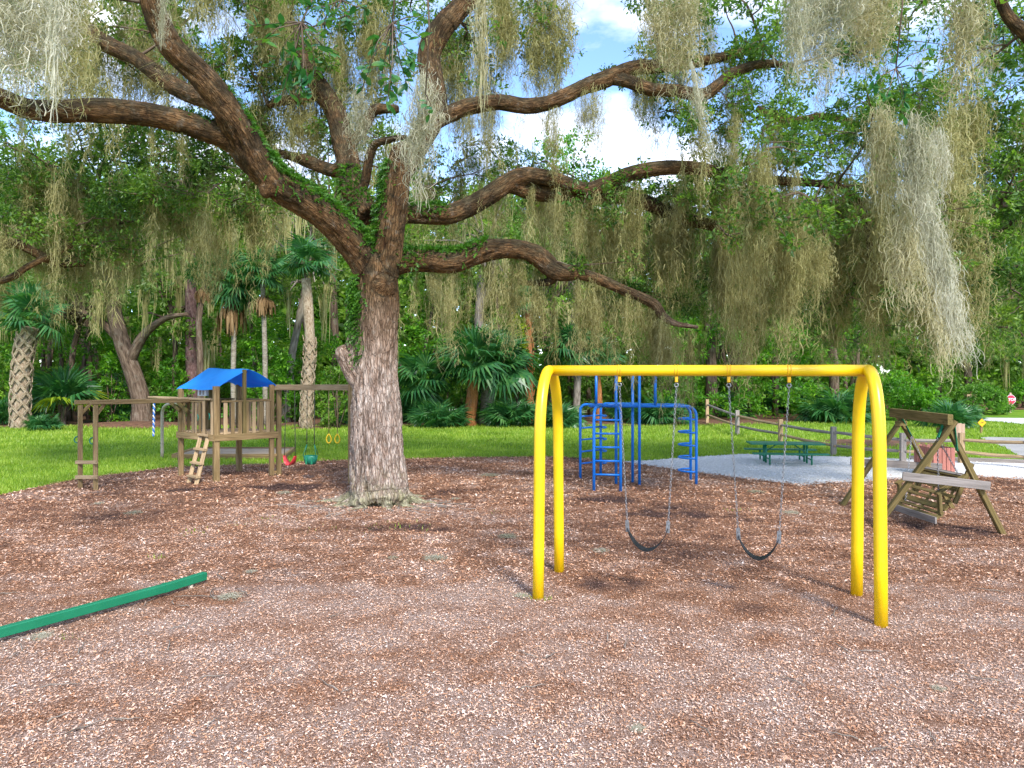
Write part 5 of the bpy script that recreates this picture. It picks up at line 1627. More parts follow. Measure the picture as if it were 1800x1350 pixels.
MOSS = [  # zone key, count, length px range, label, group
 ('near_left', 10, (170, 330), 'near moss clump above the horizontal left limb', 'near moss over the horizontal left limb'),
 ('top_left', 28, (110, 250), 'moss clump beside the rising left limb', 'moss over the rising left limb'),
 ('left_band', 34, (110, 240), 'moss clump below the horizontal limb', 'moss below the horizontal left limb'),
 ('left_low', 12, (120, 210), 'moss clump above the shady palm trunk', 'low moss at the left edge'),
 ('centre_back', 24, (130, 280), 'moss clump behind the oak fork', 'moss behind the oak fork'),
 ('centre_right', 18, (120, 260), 'moss clump beside the upright central limb', 'moss beside the upright limb'),
 ('centre_low', 14, (90, 190), 'moss clump between middle and lowest limbs', 'moss between the middle and lowest limbs'),
 ('middle', 18, (100, 240), 'moss clump on the arched middle limb', 'moss on the arched middle limb'),
 ('upper_right', 16, (90, 210), 'moss clump on the upper right limb', 'moss on the upper right limb'),
 ('right_heavy', 38, (150, 330), 'moss clump in the dense outer curtain', 'dense moss above the swing set'),
 ('low_right', 10, (70, 150), 'moss clump low in the leaves', 'short moss above the crossbar'),
 ('top_right', 6, (120, 230), 'moss clump loose against the sky', 'loose moss against the sky'),
 ('right_wall', 8, (80, 170), 'moss clump among dense leaves', 'moss in the right-hand leaves'),
]
for key, n, (l0, l1), lab, grp in MOSS:
    A_ = anchors[key]
    for i in range(n):
        c = A_[rnd.randrange(len(A_))] + Vector((rnd.gauss(0, .12), rnd.gauss(0, .12), .02))
        L_ = rnd.uniform(l0, l1) * c.y / F
        thin = rnd.random() < .25
        hang(c, L_, rnd.uniform(.8, 1.5), THIN if thin else CUR, lab, grp)
def along(nm, t):
    P, rr = limb_pts[nm]; t *= len(P) - 1; k = min(int(t), len(P) - 2)
    return P[k].lerp(P[k + 1], t - k), rr[k]
for nm, n, t0, t1, (l0, l1), lab, grp in (
  ('F', 24, .06, .98, (90, 200), 'moss clump on the lowest limb', 'moss curtain on the lowest right limb'),
  ('E', 12, .30, 1.0, (70, 190), 'moss clump on the arched middle limb', 'moss on the arched middle limb'),
  ('E2', 10, .1, 1.0, (80, 190), 'moss clump under the arched limb', 'moss under the arched limb'),
  ('D', 8, .1, .98, (80, 200), 'moss clump on the upper right limb', 'moss on the upper right limb'),
  ('A2', 5, .2, .9, (50, 160), 'moss clump on the horizontal left limb', 'moss on the horizontal left limb')):
    for i in range(n):
        p, r = along(nm, t0 + (t1 - t0) * (i + rnd.random()) / n)
        c = p + Vector((rnd.gauss(0, .06), rnd.uniform(-.2, .5) if nm == 'F' else rnd.gauss(0, r * .6), -r * .2))
        L_ = rnd.uniform(l0, l1) * c.y / F
        thin = nm in ('A2',) or rnd.random() < .3
        hang(c, L_, rnd.uniform(.8, 1.4), THIN if thin else CUR, lab, grp)

# the many smaller strands behind them, one mass
fc_, fl_ = [], []
for key, n, (l0, l1) in (('left_band', 60, (80, 180)), ('left_low', 26, (80, 160)), ('top_left', 80, (90, 220)), ('centre_back', 70, (120, 270)), ('centre_right', 26, (100, 220)), ('centre_low', 28, (80, 170)),
                         ('middle', 34, (80, 190)), ('upper_right', 70, (80, 190)), ('right_heavy', 36, (110, 260)), ('low_right', 40, (60, 140)), ('right_wall', 30, (60, 150)), ('low_far_right', 20, (50, 120)), ('upper_left', 40, (70, 170)), ('top_centre', 64, (100, 240)), ('mid_right', 36, (80, 190))):
    A_ = anchors[key]
    for i in range(n):
        c = A_[rnd.randrange(len(A_))] + Vector((rnd.gauss(0, .25), rnd.gauss(0, .3), .02)); fc_.append(tuple(c)); fl_.append(rnd.uniform(l0, l1) * c.y / F)
for nm, n in (('F', 34), ('E', 20), ('E2', 20)):
    for i in range(n):
        p, r = along(nm, rnd.uniform(.06, 1)); fc_.append((p.x + rnd.gauss(0, .05), p.y + (rnd.uniform(-.2, .9) if nm == 'F' else rnd.gauss(0, r)), p.z)); fl_.append(rnd.uniform(70, 190) * p.y / F)
def strand_mass(cs, lens, per, w, rad):
    """columns of short curled threads"""
    cs = np.asarray(cs); n = len(cs); N_ = n * per; s = 3
    L_ = np.repeat(np.asarray(lens), per); t = R.random(N_) ** .8; k_ = 0
    rr = np.repeat(R.uniform(.5, 1.5, n) * rad, per) * (1.15 - .85 * t)
    wx = np.repeat(R.random(n) * 6, per)
    o = R.normal(0, 1, (N_, 2)) * rr[:, None]
    o[:, 0] += .06 * np.sin(t * 5 + wx); o[:, 1] += .05 * np.cos(t * 4 + wx)
    p0 = np.repeat(cs, per, 0) + np.stack([o[:, 0], o[:, 1], -t * L_], -1)
    d = R.normal(0, .55, (N_, 3)) + np.array([0, 0, -1.0]); ln = R.uniform(.06, .24, N_)[:, None, None]
    tt = np.linspace(0, 1, s)[None, :, None]
    P = p0[:, None] + d[:, None] * tt * ln + R.normal(0, .25, (N_, 1, 3)) * np.sin(tt * 4.5) * ln
    return ribbons(P, w * R.uniform(.6, 1.4, N_), s)
v, f = strand_mass(fc_, fl_, 110, .010, .085)
np_mesh('hanging_moss', v, f, M['moss'], None, kind='stuff', smooth=True)

# pale clumps close to the camera, each its own
def hero(px, py, d, len_px, wid, label, seed_kw, bend=None):
    me = moss_mesh('hero_moss', mat='moss_tan' if any(q in label for q in ('tan ', 'olive', 'grey ')) else 'moss_pale', bend=bend, **seed_kw)
    o = bpy.data.objects.new('spanish_moss', me); COL.objects.link(o)
    o.location = V(px, py, d); L_ = len_px / F * d
    o.scale = (L_ * wid, L_ * wid, L_) if bend is None else (L_, L_ * wid, L_)
    return tag(o, label, 'moss', 'pale moss hanging near the camera')
big = dict(n_lock=7, n_main=34, n_curl=1900, segs=14, rx=.055, ry=.05, w=.0042, curl=.07, tail=.9, fuzz=1.5)
med = dict(n_lock=3, n_main=18, n_curl=850, segs=14, rx=.035, ry=.03, w=.0048, curl=.075, tail=.7, fuzz=1.5)
thn = dict(n_lock=1, n_main=30, n_curl=330, segs=14, rx=.02, ry=.02, w=.0055, curl=.07, tail=.9, fuzz=.8)
cas = dict(n_lock=4, n_main=22, n_curl=1000, segs=14, rx=.035, ry=.035, w=.0056, curl=.08, tail=.9, fuzz=1.5)
hero(1552, 175, 6.8, 230, .9, 'tan frizzy moss clump under the leafy twig at the upper right', cas, ([0, 1.0], [0, .03]))
hero(1602, 200, 6.6, 260, .58, 'cream moss clump at the head of the white slanting cascade', dict(cas, n_curl=1500), ([0, .5, 1.0], [0, .06, .17]))
hero(1645, 225, 6.9, 130, .8, 'short frizzy moss clump on the right side of the cascade head', dict(cas, n_lock=2), ([0, 1.0], [0, .06]))
hero(1632, 340, 6.5, 230, .42, 'white middle stretch of the slanting moss cascade', dict(cas, n_curl=1300, n_lock=2), ([0, .5, 1.0], [0, .09, .21]))
hero(1660, 450, 6.5, 205, .36, 'narrow white tail end of the slanting moss cascade', dict(cas, n_lock=2, n_curl=900), ([0, .5, 1.0], [0, .08, .20]))
hero(1592, 320, 7.3, 270, .62, 'tan moss clump hanging straight down behind the white cascade', dict(cas, n_lock=3), ([0, 1.0], [0, .02]))
hero(1650, 430, 7.6, 240, .42, 'tan moss strand behind the tail of the white cascade', dict(cas, n_lock=2), ([0, 1.0], [0, .05]))
hero(1397, -60, 6.2, 228, 1.0, 'narrow white moss plume hanging from the top edge right of centre', dict(med, n_lock=2, rx=.04))
hero(1445, -80, 6.8, 250, 1.5, 'wide cream moss plume just right of the narrow white one', dict(big, n_lock=6))
hero(1525, -90, 7.2, 230, 1.6, 'tangled grey moss mass above the leafy twig at the upper right', dict(big, n_lock=7))
hero(1185, -50, 7.4, 240, 1.25, 'loose grey moss clump above the fork of the upper right limb', dict(big, n_lock=6, n_main=30, n_curl=1700))
hero(1215, 110, 7.0, 190, 1.0, 'thin white moss tail reaching down to the arched limb', dict(thn, n_lock=2), ([0, .5, 1.0], [0, .08, .24]))
hero(735, 125, 7.6, 272, 1.0, 'pale frizzy moss plume hanging in front of the upright central limb', dict(med, n_lock=3, n_main=30, n_curl=1100))
hero(628, 155, 9.6, 138, 1.35, 'short pale moss plume in the fork of the oak', dict(med))
hero(848, -40, 9.2, 262, .9, 'long thin tan moss strand right of the upright central limb', dict(thn, n_lock=2, n_main=50))
hero(283, -60, 5.6, 150, .9, 'small white moss wisp hanging over the rising left limb', dict(thn))
hero(95, -60, 7.2, 300, .8, 'thin pale moss strand crossing the horizontal left limb', dict(thn, n_lock=2, n_main=46))
hero(25, -110, 7.6, 330, 1.5, 'wide pale moss curtain at the upper left corner', dict(big, n_lock=8))
hero(1690, -60, 7.6, 300, 1.1, 'sparse tan moss column against the sky at the upper right', dict(med, n_lock=4))

# clumps of moss fallen on the chips, with twigs
def tangle():
    n = 240; s = 6
    a = R.random(n) * 6.28; r = R.random(n) ** .6
    o = np.stack([np.cos(a) * r, np.sin(a) * r * .8, R.random(n) * .28 * (1 - r * .7)], -1)
    st = np.cumsum(R.normal(0, .10, (n, s, 3)) * np.array([1, 1, .35]), 1)
    P = o[:, None] * .75 + st; P[..., 2] = np.abs(P[..., 2])
    v, f = ribbons(P, .03, s)
    return np_mesh('moss_tangle', v, f, M['moss_pale'], mesh_only=True, smooth=True)
TG_ = [tangle() for _ in range(3)]
for i, (px, py, w) in enumerate([(893, 947, 40), (1058, 973, 34), (765, 984, 50), (690, 986, 22), (402, 1056, 50), (72, 1126, 44), (235, 905, 34), (175, 889, 24), (440, 1012, 26), (918, 1054, 34), (800, 880, 20), (1330, 868, 34), (1390, 905, 34), (1120, 1288, 34), (1650, 1215, 30), (860, 838, 40), (500, 870, 30), (1510, 838, 30)]):
    p = G(px, py); o = bpy.data.objects.new('fallen_moss', TG_[i % 3]); COL.objects.link(o)
    s = w / 2 / F * p.y; o.location = (p.x, p.y, float(mulch_z(np.array([p.x]), np.array([p.y]))[0]) + .01)
    o.scale = (s, s * 1.3, s * .7); o.rotation_euler = (0, 0, rnd.uniform(0, 6.28))
    tag(o, 'flat grey clump of fallen moss lying on the wood chips', 'moss', 'fallen moss clumps on the wood chips')
for i in range(46):
    p = G(rnd.uniform(-20, 1820), 1000 + 340 * rnd.random()) if i > 8 else G(rnd.uniform(250, 520), rnd.uniform(1020, 1080))
    a = rnd.uniform(0, 3.14); L_ = rnd.uniform(.12, .4) * (p.y / 7); pts = []
    x, y = p.x, p.y
    for k in range(5):
        pts.append((x, y, float(mulch_z(np.array([x]), np.array([y]))[0]) + .022 + .012 * (k % 2)))
        a += rnd.uniform(-.35, .35); x += math.cos(a) * L_ / 4; y += math.sin(a) * L_ / 4
    o = MB().tube(pts, [.005, .006, .005, .004, .002], 5).build('twig', M['trunk_grey'], None, smooth=True)
    tag(o, 'thin pale twig lying on the wood chips', 'twig', 'twigs scattered on the wood chips')
# ------------------------------------------------------------------ palms and palmettos
def frond_mesh(n=26, span=2.35, droop=.35, mat='palm_leaf', fold=.25, pet=.62, seed=0):
    rg = np.random.default_rng(seed)
    vs, fs = [], []
    vs += [(-.014, 0, 0), (.014, 0, 0), (.008, pet, .02), (-.008, pet, .02)]; fs += [(0, 1, 2), (0, 2, 3)]
    for i in range(n):
        a = -span + 2 * span * i / (n - 1) + rg.normal(0, .03)
        L_ = (1 - .32 * (abs(a) / span) ** 2) * rg.uniform(.86, 1.05)
        dx, dy = math.sin(a), math.cos(a)
        w = .042
        px, py = dy, -dx
        k = fold * (1 - abs(a) / span)
        z1 = k * .30 - .0; 
        b = len(vs)
        m = .55
        vs += [(0, pet, .02), (dx * L_ * m + px * w, pet + dy * L_ * m + py * w, z1 * m - droop * m * m * .6), (dx * L_ * m - px * w, pet + dy * L_ * m - py * w, z1 * m + .03 - droop * m * m * .6),
               (dx * L_ * .96 + rg.normal(0, .02), pet + dy * L_ * .96, z1 * .6 - droop * rg.uniform(.8, 1.5))]
        fs += [(b, b + 1, b + 2), (b + 1, b + 3, b + 2)]
    return np_mesh('frond', np.array(vs), np.array(fs), M[mat], mesh_only=True)
FR = [frond_mesh(24, 2.2, .30, seed=1), frond_mesh(26, 2.4, .45, seed=2), frond_mesh(22, 2.0, .20, seed=3)]
FRY = [frond_mesh(24, 2.2, .30, 'palm_yellow', seed=4)]
FRD = [frond_mesh(16, 1.2, .9, 'dead_frond', seed=5, pet=.5)]
def put_fronds(root, c, n, rad, el0, el1, meshes=FR, name='frond', extra_yellow=0):
    off = Vector(c) - root.location
    for i in range(n):
        az = i * 2.39996 + rnd.uniform(-.25, .25); el = el0 + (el1 - el0) * ((i + .5) / n) + rnd.uniform(-.12, .12)
        me = FRY[0] if i < extra_yellow else meshes[rnd.randrange(len(meshes))]
        o = bpy.data.objects.new(name, me); COL.objects.link(o); o.parent = root
        f = Vector((math.cos(az) * math.cos(el), math.sin(az) * math.cos(el), math.sin(el)))
        s = f.cross(Vector((0, 0, 1))).normalized() if abs(f.z) < .98 else Vector((1, 0, 0))
        u = s.cross(f).normalized()
        r = rad / 1.55 * rnd.uniform(.8, 1.12)
        tw = rnd.uniform(-.4, .4); s, u = s * math.cos(tw) + u * math.sin(tw), u * math.cos(tw) - s * math.sin(tw)
        o.matrix_local = Matrix.Translation(off) @ Matrix((s, f, u)).transposed().to_4x4() @ Matrix.Diagonal((r, r, r, 1))
def skirt(root, c, rad, h, n=90):
    vs, fs = [], []
    for i in range(n):
        a = rnd.uniform(0, 6.28); r = rad * rnd.uniform(.25, 1); b = len(vs)
        p = Vector(c) + Vector((math.cos(a) * rad * .25, math.sin(a) * rad * .25, rnd.uniform(-.15, .1) * h))
        e = Vector(c) + Vector((math.cos(a) * r, math.sin(a) * r, -h * rnd.uniform(.5, 1.0)))
        s = Vector((-math.sin(a), math.cos(a), 0)) * rnd.uniform(.03, .09)
        m_ = p.lerp(e, .5) + Vector((math.cos(a), math.sin(a), .3)) * r * .3
        vs += [p, m_ - s, m_ + s, e - s * .4, e + s * .4]; fs += [(b, b + 1, b + 2), (b + 1, b + 3, b + 2), (b + 2, b + 3, b + 4)]
    np_mesh('dead_fronds', np.array([tuple(v) for v in vs]), np.array(fs), M['dead_frond'], root, kind='stuff')
def boots(root, P, r0, mat, n=70):
    """criss-cross leaf bases on a palm trunk, joined"""
    mb = MB()
    for i in range(n):
        t = i / n * (len(P) - 1); k = min(int(t), len(P) - 2); p = P[k].lerp(P[k + 1], t - k)
        a = i * 2.39996; d = Vector((math.cos(a), math.sin(a), 0))
        tang = Vector((-d.y, d.x, 0))
        q = p + d * r0 * .92
        for sg in (-1, 1):
            mb.beam(q + tang * sg * r0 * .5 - Vector((0, 0, .12)), q + d * .07 + Vector((0, 0, .20)), r0 * .30, .03, up=d, ch=.004)
    mb.build('leaf_bases', mat, root, kind='stuff')
def palm(name, label, trunk, w, mat, crown=None, n=0, rad=1.0, el=(-.6, 1.35), group=None, sk=None, bt=None, base_d=None, yellow=0, flare=1.15):
    b = G(*trunk[0]); d = base_d or b.y
    root = thing(name, label, 'palm', (b.x, d, 0) if base_d is None else V(trunk[0][0], trunk[0][1], d) * 1.0, group)
    if base_d: root.location.z = 0
    P = [V(px, py, d) for px, py in trunk]; P[0].z = -.05
    pts = spline([tuple(p) for p in P], 5); m_ = len(pts)
    rr = [w / 2 / F * d * (flare if k < 2 else 1) * (1 - .12 * k / m_) * rnd.uniform(.95, 1.05) for k in range(m_)]
    tube_part('trunk', [Vector(p) for p in pts], rr, mat, root, 12)
    if bt: boots(root, [Vector(p) for p in pts[:int(m_ * bt[1])]], rr[0], bt[0], bt[2])
    if crown: put_fronds(root, V(crown[0], crown[1], d), n, rad / F * d, el[0], el[1], extra_yellow=yellow)
    if sk: skirt(root, V(sk[0], sk[1], d), sk[2] / F * d, sk[3] / F * d)
    return root
palm('cabbage_palm', 'cabbage palm with criss-cross leaf bases at the left edge of the wood', [(36, 752), (36, 690), (42, 620), (52, 575)], 26, M['palm_boot'], (55, 560), 16, 75, bt=(M['palm_boot'], .95, 80))
palm('cabbage_palm', 'slender grey cabbage palm with brown skirt rising behind the blue roof', [(411, 746), (410, 660), (411, 580), (406, 500)], 9, M['palm_grey'], (404, 492), 26, 68, sk=(407, 530, 28, 62), el=(-.9, 1.4))
palm('cabbage_palm', 'cabbage palm with dark leaning top left of the skirted palm', [(352, 748), (352, 640), (350, 560), (362, 492)], 11, M['trunk_brown'], (364, 478), 16, 44, sk=(358, 505, 18, 30))
palm('cabbage_palm', 'cabbage palm with round brown skirt right of the slender palm', [(466, 748), (466, 640), (464, 560), (462, 500)], 9, M['palm_grey'], (462, 480), 22, 62, sk=(465, 520, 22, 40))
palm('cabbage_palm', 'stout palm with pale leaf bases and orange top left of the oak', [(538, 753), (540, 690), (545, 610), (541, 530), (538, 490)], 19, M['palm_boot'], (540, 462), 18, 66, bt=(M['palm_boot'], .6, 60))
palm('cabbage_palm', 'thin orange-topped palm trunk left of the yellow arch', [(932, 742), (931, 690), (930, 620), (928, 550)], 13, M['palm_orange'], (925, 530), 12, 46, bt=(M['palm_orange'], 1.0, 40))
palm('cabbage_palm', 'short palm with brown cone base and large green crown right of the oak', [(822, 748), (828, 715), (832, 680), (834, 655)], 22, M['palm_orange'], (836, 640), 30, 88, flare=1.5, el=(-.7, 1.4))
palm('cabbage_palm', 'palm with thick grey trunk beside the brown-based palm', [(856, 746), (858, 700), (860, 660), (862, 640)], 26, M['palm_grey'], (880, 640), 26, 84, el=(-.8, 1.3))
palm('cabbage_palm', 'low palm with drooping fronds just right of the oak trunk', [(762, 745), (758, 715), (750, 690), (745, 676)], 14, M['trunk_brown'], (745, 668), 24, 74, el=(-.9, 1.2))
palm('cabbage_palm', 'palm with bluish fronds behind the left yellow arch', [(1012, 742), (1014, 700), (1016, 650), (1016, 630)], 13, M['trunk_grey'], (1004, 618), 20, 62)
palm('cabbage_palm', 'young palm with yellowing fronds at the left behind the end posts', [(112, 746), (112, 730), (113, 716)], 8, M['trunk_brown'], (113, 712), 20, 80, el=(.1, 1.4), yellow=4)
palm('cabbage_palm', 'palm with brown trunk behind the blue climbing frame', [(1052, 742), (1053, 700), (1050, 660), (1050, 640)], 12, M['palm_orange'], (1050, 630), 18, 56)
for px, py, r, lab in (
  (718, 738, 46, 'saw palmetto clump at the wood edge against the oak trunk'), (772, 747, 48, 'saw palmetto clump below the low drooping palm'),
  (903, 745, 52, 'dense dark saw palmetto clump left of the orange palm trunk'), (686, 716, 50, 'tall saw palmetto clump half hidden behind the oak trunk'),
  (1160, 742, 46, 'spiky saw palmetto clump behind the centre of the climbing frame'), (984, 747, 38, 'saw palmetto clump framed inside the left yellow arch'),
  (1108, 738, 36, 'saw palmetto clump behind the blue twin poles'), (1474, 738, 58, 'broad blue-green saw palmetto clump behind the picnic table end'),
  (1396, 722, 48, 'dark saw palmetto clump behind the middle fence post'), (1335, 722, 44, 'brownish saw palmetto clump behind the first fence posts'),
  (1668, 748, 42, 'large ferny saw palmetto clump above the A-frame beam'), (1698, 738, 30, 'saw palmetto clump beside the rounded hedge'),
  (172, 712, 64, 'wide blue-green saw palmetto clump left of the leaning oak'), (218, 735, 36, 'small saw palmetto clump at the foot of the leaning oak'),
  (10, 742, 48, 'saw palmetto clump cut by the left picture edge'), (70, 752, 26, 'small pale saw palmetto clump beside the left palm'),
  (630, 740, 46, 'saw palmetto clump between the swing post and oak'), (1270, 728, 46, 'saw palmetto clump behind the right ladder of the climbing frame')):
    b = G(px, py + 4)
    o = thing('saw_palmetto', lab, 'palmetto', (b.x, b.y, 0), 'saw palmettos along the wood edge')
    rr = r / F * b.y
    put_fronds(o, (b.x, b.y, .1), 15, rr * 1.25, .12, 1.35)
    put_fronds(o, (b.x + rr * .5, b.y + .3, .1), 9, rr * 1.0, .2, 1.3)
    put_fronds(o, (b.x - rr * .5, b.y + .2, .1), 9, rr * 1.0, .2, 1.3)

# ------------------------------------------------------------------ shrubs
def shrub(name, label, px, py, w, h, mat, n=1500, size=.16, cat='shrub', group=None, d=None, clip=False):
    b = G(px, py) if d is None else V(px, py, d); b.z = 0
    rx, rz_ = w / 2 / F * b.y, h / F * b.y
    o = thing(name, label, cat, b, group)
    k = max(8, int(n / 55)); C_ = []
    for i in range(k):
        a = R.random() * 6.28; q = R.random() ** .5; zf = R.random()
        if clip: zz = zf; sh = math.sqrt(max(0, 1 - (zz * .96) ** 2)) * .95; q = .75 + .25 * q
        else: zz = zf; sh = (1 - .55 * zz ** 2) * R.uniform(.7, 1.1)
        C_.append((b.x + math.cos(a) * rx * q * sh, b.y + math.sin(a) * rx * .7 * q * sh + .2, .1 + rz_ * zz * (.92 if clip else R.uniform(.8, 1.08))))
    cs = np.array(C_)
    v, f = leaf_cloud(cs, (.20 if clip else .30) * max(rx, .6) ** .5 * R.uniform(.7, 1.3, k), 55, size * 1.3, aspect=.5)
    np_mesh('foliage', v, f, M[mat], o, kind='stuff')
    mb = MB()
    for i in range(9):
        e = cs[rnd.randrange(k)]; mb.tube([(b.x + rnd.uniform(-.2, .2) * rx, b.y + rnd.uniform(-.1, .3), -.05), ((b.x + e[0]) / 2 + rnd.uniform(-.1, .1), (b.y + e[1]) / 2, e[2] * .55), tuple(e)], [.035, .025, .01], 5)
    mb.build('stems', M['trunk_brown'], o, smooth=True, kind='stuff')
    return o
for a in (
 ('shrub', 'tall bright green shrub behind the right slope of the blue roof', 470, 745, 130, 150, 'bright_leaf', 3800, .17),
 ('shrub', 'bright green shrub between the blue roof and the pale palm', 515, 742, 60, 110, 'bright_leaf', 1600, .16),
 ('shrub', 'bright shrub left of the leaning oak trunk', 196, 742, 80, 130, 'bright_leaf', 2200, .16),
 ('shrub', 'green shrub between leaning oak and pine trunk', 300, 742, 80, 130, 'bright_leaf', 2200, .17),
 ('shrub', 'dark glossy shrub left of the young yellow palm', 60, 742, 90, 110, 'wood_leaf', 2200, .17),
 ('shrub', 'dark dense shrub right of the pale palm below the swing beam', 588, 752, 80, 120, 'wood_leaf', 2400, .16),
 ('shrub', 'dark shrub at the left picture edge', -30, 745, 110, 150, 'wood_leaf', 2400, .17),
 ('shrub', 'light green shrub behind the climbing frame', 1195, 738, 110, 90, 'bright_leaf', 2600, .16),
 ('shrub', 'rounded light green shrub behind the first fence post', 1250, 728, 90, 85, 'bright_leaf', 2000, .16),
 ('shrub', 'dark shrub between the two right fence posts', 1430, 712, 120, 80, 'wood_leaf', 2400, .18),
 ('shrub', 'bright glossy shrub with yellow tips left of the A-frame', 1588, 738, 130, 75, 'bright_leaf', 3600, .15),
 ('shrub', 'bright shrub directly above the A-frame top beam', 1640, 742, 80, 62, 'bright_leaf', 2000, .15),
 ('shrub', 'green shrub behind the right yellow arch', 1530, 735, 90, 85, 'bright_leaf', 2200, .16),
 ('shrub', 'dark narrow evergreen behind the A-frame swing', 1652, 728, 90, 190, 'wood_leaf', 3600, .2),
 ('shrub', 'dark bank of leaves behind the saw palmettos right of the oak', 800, 735, 230, 110, 'wood_leaf', 4200, .18),
 ('shrub', 'dark leafy bank between the orange palm and the climbing frame', 985, 733, 150, 110, 'wood_leaf', 2600, .18),
 ('shrub', 'dark shrub bank behind the picnic table', 1340, 708, 170, 100, 'wood_leaf', 3200, .2),
 ('shrub', 'green shrub below the stop sign at the right edge', 1800, 717, 90, 40, 'bright_leaf', 1500, .2)):
    shrub(*a)
shrub('clipped_hedge', 'large rounded pale green hedge beside the road', 1725, 728, 105, 50, 'hedge_leaf', 6000, .15, 'hedge', None, None, True)

# yellow-green vine climbing the orange palm
d = G(932, 742).y - .35
vine = thing('climbing_vine', 'bright yellow-green vine climbing the thin orange-topped palm trunk', 'vine', V(915, 640, d))
C_ = np.array([tuple(V(912 + rnd.uniform(-9, 12), y, d + rnd.uniform(-.1, .2))) for y in np.linspace(560, 630, 16)])
v, f = leaf_cloud(C_, .26, 16, .30, aspect=.7); np_mesh('leaves', v, f, M['vine_leaf'], vine, kind='stuff')
tube_part('stem', [V(917, 742, d), V(919, 660, d), V(914, 560, d)], .02, M['trunk_brown'], vine, 6)

# ------------------------------------------------------------------ woodland trees with visible trunks
MW_V, MW_F = [], []
def low_moss(cs, lens, wid=.5):
    """cheap moss strands joined into one mesh, for far trees"""
    n = len(cs); per = 26; N_ = n * per; s = 5
    c = np.repeat(np.asarray(cs), per, 0); L_ = np.repeat(lens, per) * R.uniform(.3, 1, N_)
    o = R.normal(0, wid * .33, (N_, 2)); t = np.linspace(0, 1, s)[None]
    z = c[:, 2:3] + .1 - t * L_[:, None]
    pr = 1 - .5 * t
    xy = c[:, None, :2] + o[:, None] * pr[..., None] + np.cumsum(R.normal(0, .04, (N_, s, 2)), 1)
    return ribbons(np.concatenate([xy, z[..., None]], -1), .045, s)
def bg_tree(name, label, trunk, w0, w1, mat, crown, leafmat, base_d=None, branches=(), moss=0, nl=80, size=.2, cat='tree', group=None):
    b = G(*trunk[0]) if base_d is None else V(trunk[0][0], trunk[0][1], base_d); d = b.y
    root = thing(name, label, cat, (b.x, d, 0), group)
    P = [V(*q, d) for q in trunk]; P[0].z = -.05
    pts = spline([tuple(p) for p in P], 5); m_ = len(pts)
    rr = [(w0 + (w1 - w0) * k / (m_ - 1)) / 2 / F * d * (1.35 if k == 0 else 1.12 if k < 3 else 1) for k in range(m_)]
    tube_part('trunk', [Vector(p) for p in pts], rr, mat, root, 12)
    for br in branches:
        Q = spline([tuple(V(x, y, d + dd)) + (w / 2 / F * d,) for x, y, dd, w in br], 4)
        tube_part('limb', [Vector(q[:3]) for q in Q], [q[3] for q in Q], mat, root, 8)
    C_ = []
    mb = MB()
    for (x0, x1, y0, y1, dd, n) in crown:
        for i in range(n):
            c = V(rnd.uniform(x0, x1), rnd.uniform(y0, y1), d + rnd.uniform(-dd, dd)); C_.append(tuple(c))
            if i % 3 == 0:
                a = P[-1].lerp(P[-2], rnd.random() * .6)
                mb.tube([a, a.lerp(c, .5) + Vector((0, 0, .4)), c], [.09, .06, .02], 5)
    if mb.v: mb.build('branches', mat, root, smooth=True, kind='stuff')
    C_ = np.array(C_)
    v, f = leaf_cloud(C_, R.uniform(.55, 1.1, len(C_)), nl, size * 1.35, droop=.1, aspect=.5)
    np_mesh('crown', v, f, M[leafmat], root, kind='stuff')
    if moss:
        moss = int(moss * .6); cs = C_[R.integers(0, len(C_), moss)]
        v, f = low_moss(cs, R.uniform(1.5, 4.2, moss), .55)
        np_mesh('hanging_moss', v, f, M['moss'], root, kind='stuff')
    return root
bg_tree('woodland_oak', 'leaning oak with thick grey trunk on a red litter mound at the left', [(250, 744), (247, 700), (232, 650), (214, 600), (200, 545), (190, 470)], 33, 22, M['trunk_brown'],
        [(40, 330, 380, 520, 3.0, 60), (0, 200, 300, 420, 3, 24)], 'olive_leaf', None,
        [[(226, 640, 0, 20), (252, 590, -.3, 16), (290, 560, -.6, 11), (330, 552, -1, 6)], [(214, 600, 0, 18), (170, 560, .5, 12), (120, 540, 1, 7)]], 60)
bg_tree('pine', 'straight pine with reddish flaky bark behind the blue roof', [(338, 742), (338, 660), (336, 560), (334, 440), (330, 300)], 24, 15, M['trunk_pine'], [(250, 420, 250, 400, 2.5, 26)], 'far_leaf', 41.0, cat='tree', moss=12)
bg_tree('woodland_oak', 'slim grey-barked oak leaning right left of the pale palm', [(502, 744), (508, 680), (514, 620), (530, 540), (545, 450)], 17, 10, M['trunk_grey'], [(430, 640, 330, 520, 2.5, 46)], 'olive_leaf', 40.0, moss=30)
bg_tree('woodland_oak', 'grey forked trunk rising behind the large palm crown', [(846, 742), (846, 640), (842, 560), (848, 480), (856, 420)], 19, 13, M['trunk_grey'], [(740, 960, 330, 520, 2.5, 50)], 'olive_leaf', 43.0, [[(842, 540, 0, 12), (862, 500, 0, 9), (870, 440, 0, 6)]], moss=34)
bg_tree('woodland_oak', 'brown trunk draped in moss right of the climbing frame', [(1466, 722), (1466, 660), (1464, 600), (1470, 520)], 18, 13, M['trunk_brown'], [(1360, 1600, 380, 560, 3, 54)], 'olive_leaf', 46.0, moss=36)
bg_tree('woodland_oak', 'dark twin-trunk oak behind the left yellow arch', [(968, 742), (966, 690), (960, 620), (952, 540)], 12, 8, M['trunk_brown'], [(880, 1080, 420, 560, 2.5, 40)], 'wood_leaf', 42.0, [[(966, 690, 0, 9), (978, 630, .2, 8), (990, 560, .3, 5)]], moss=24)
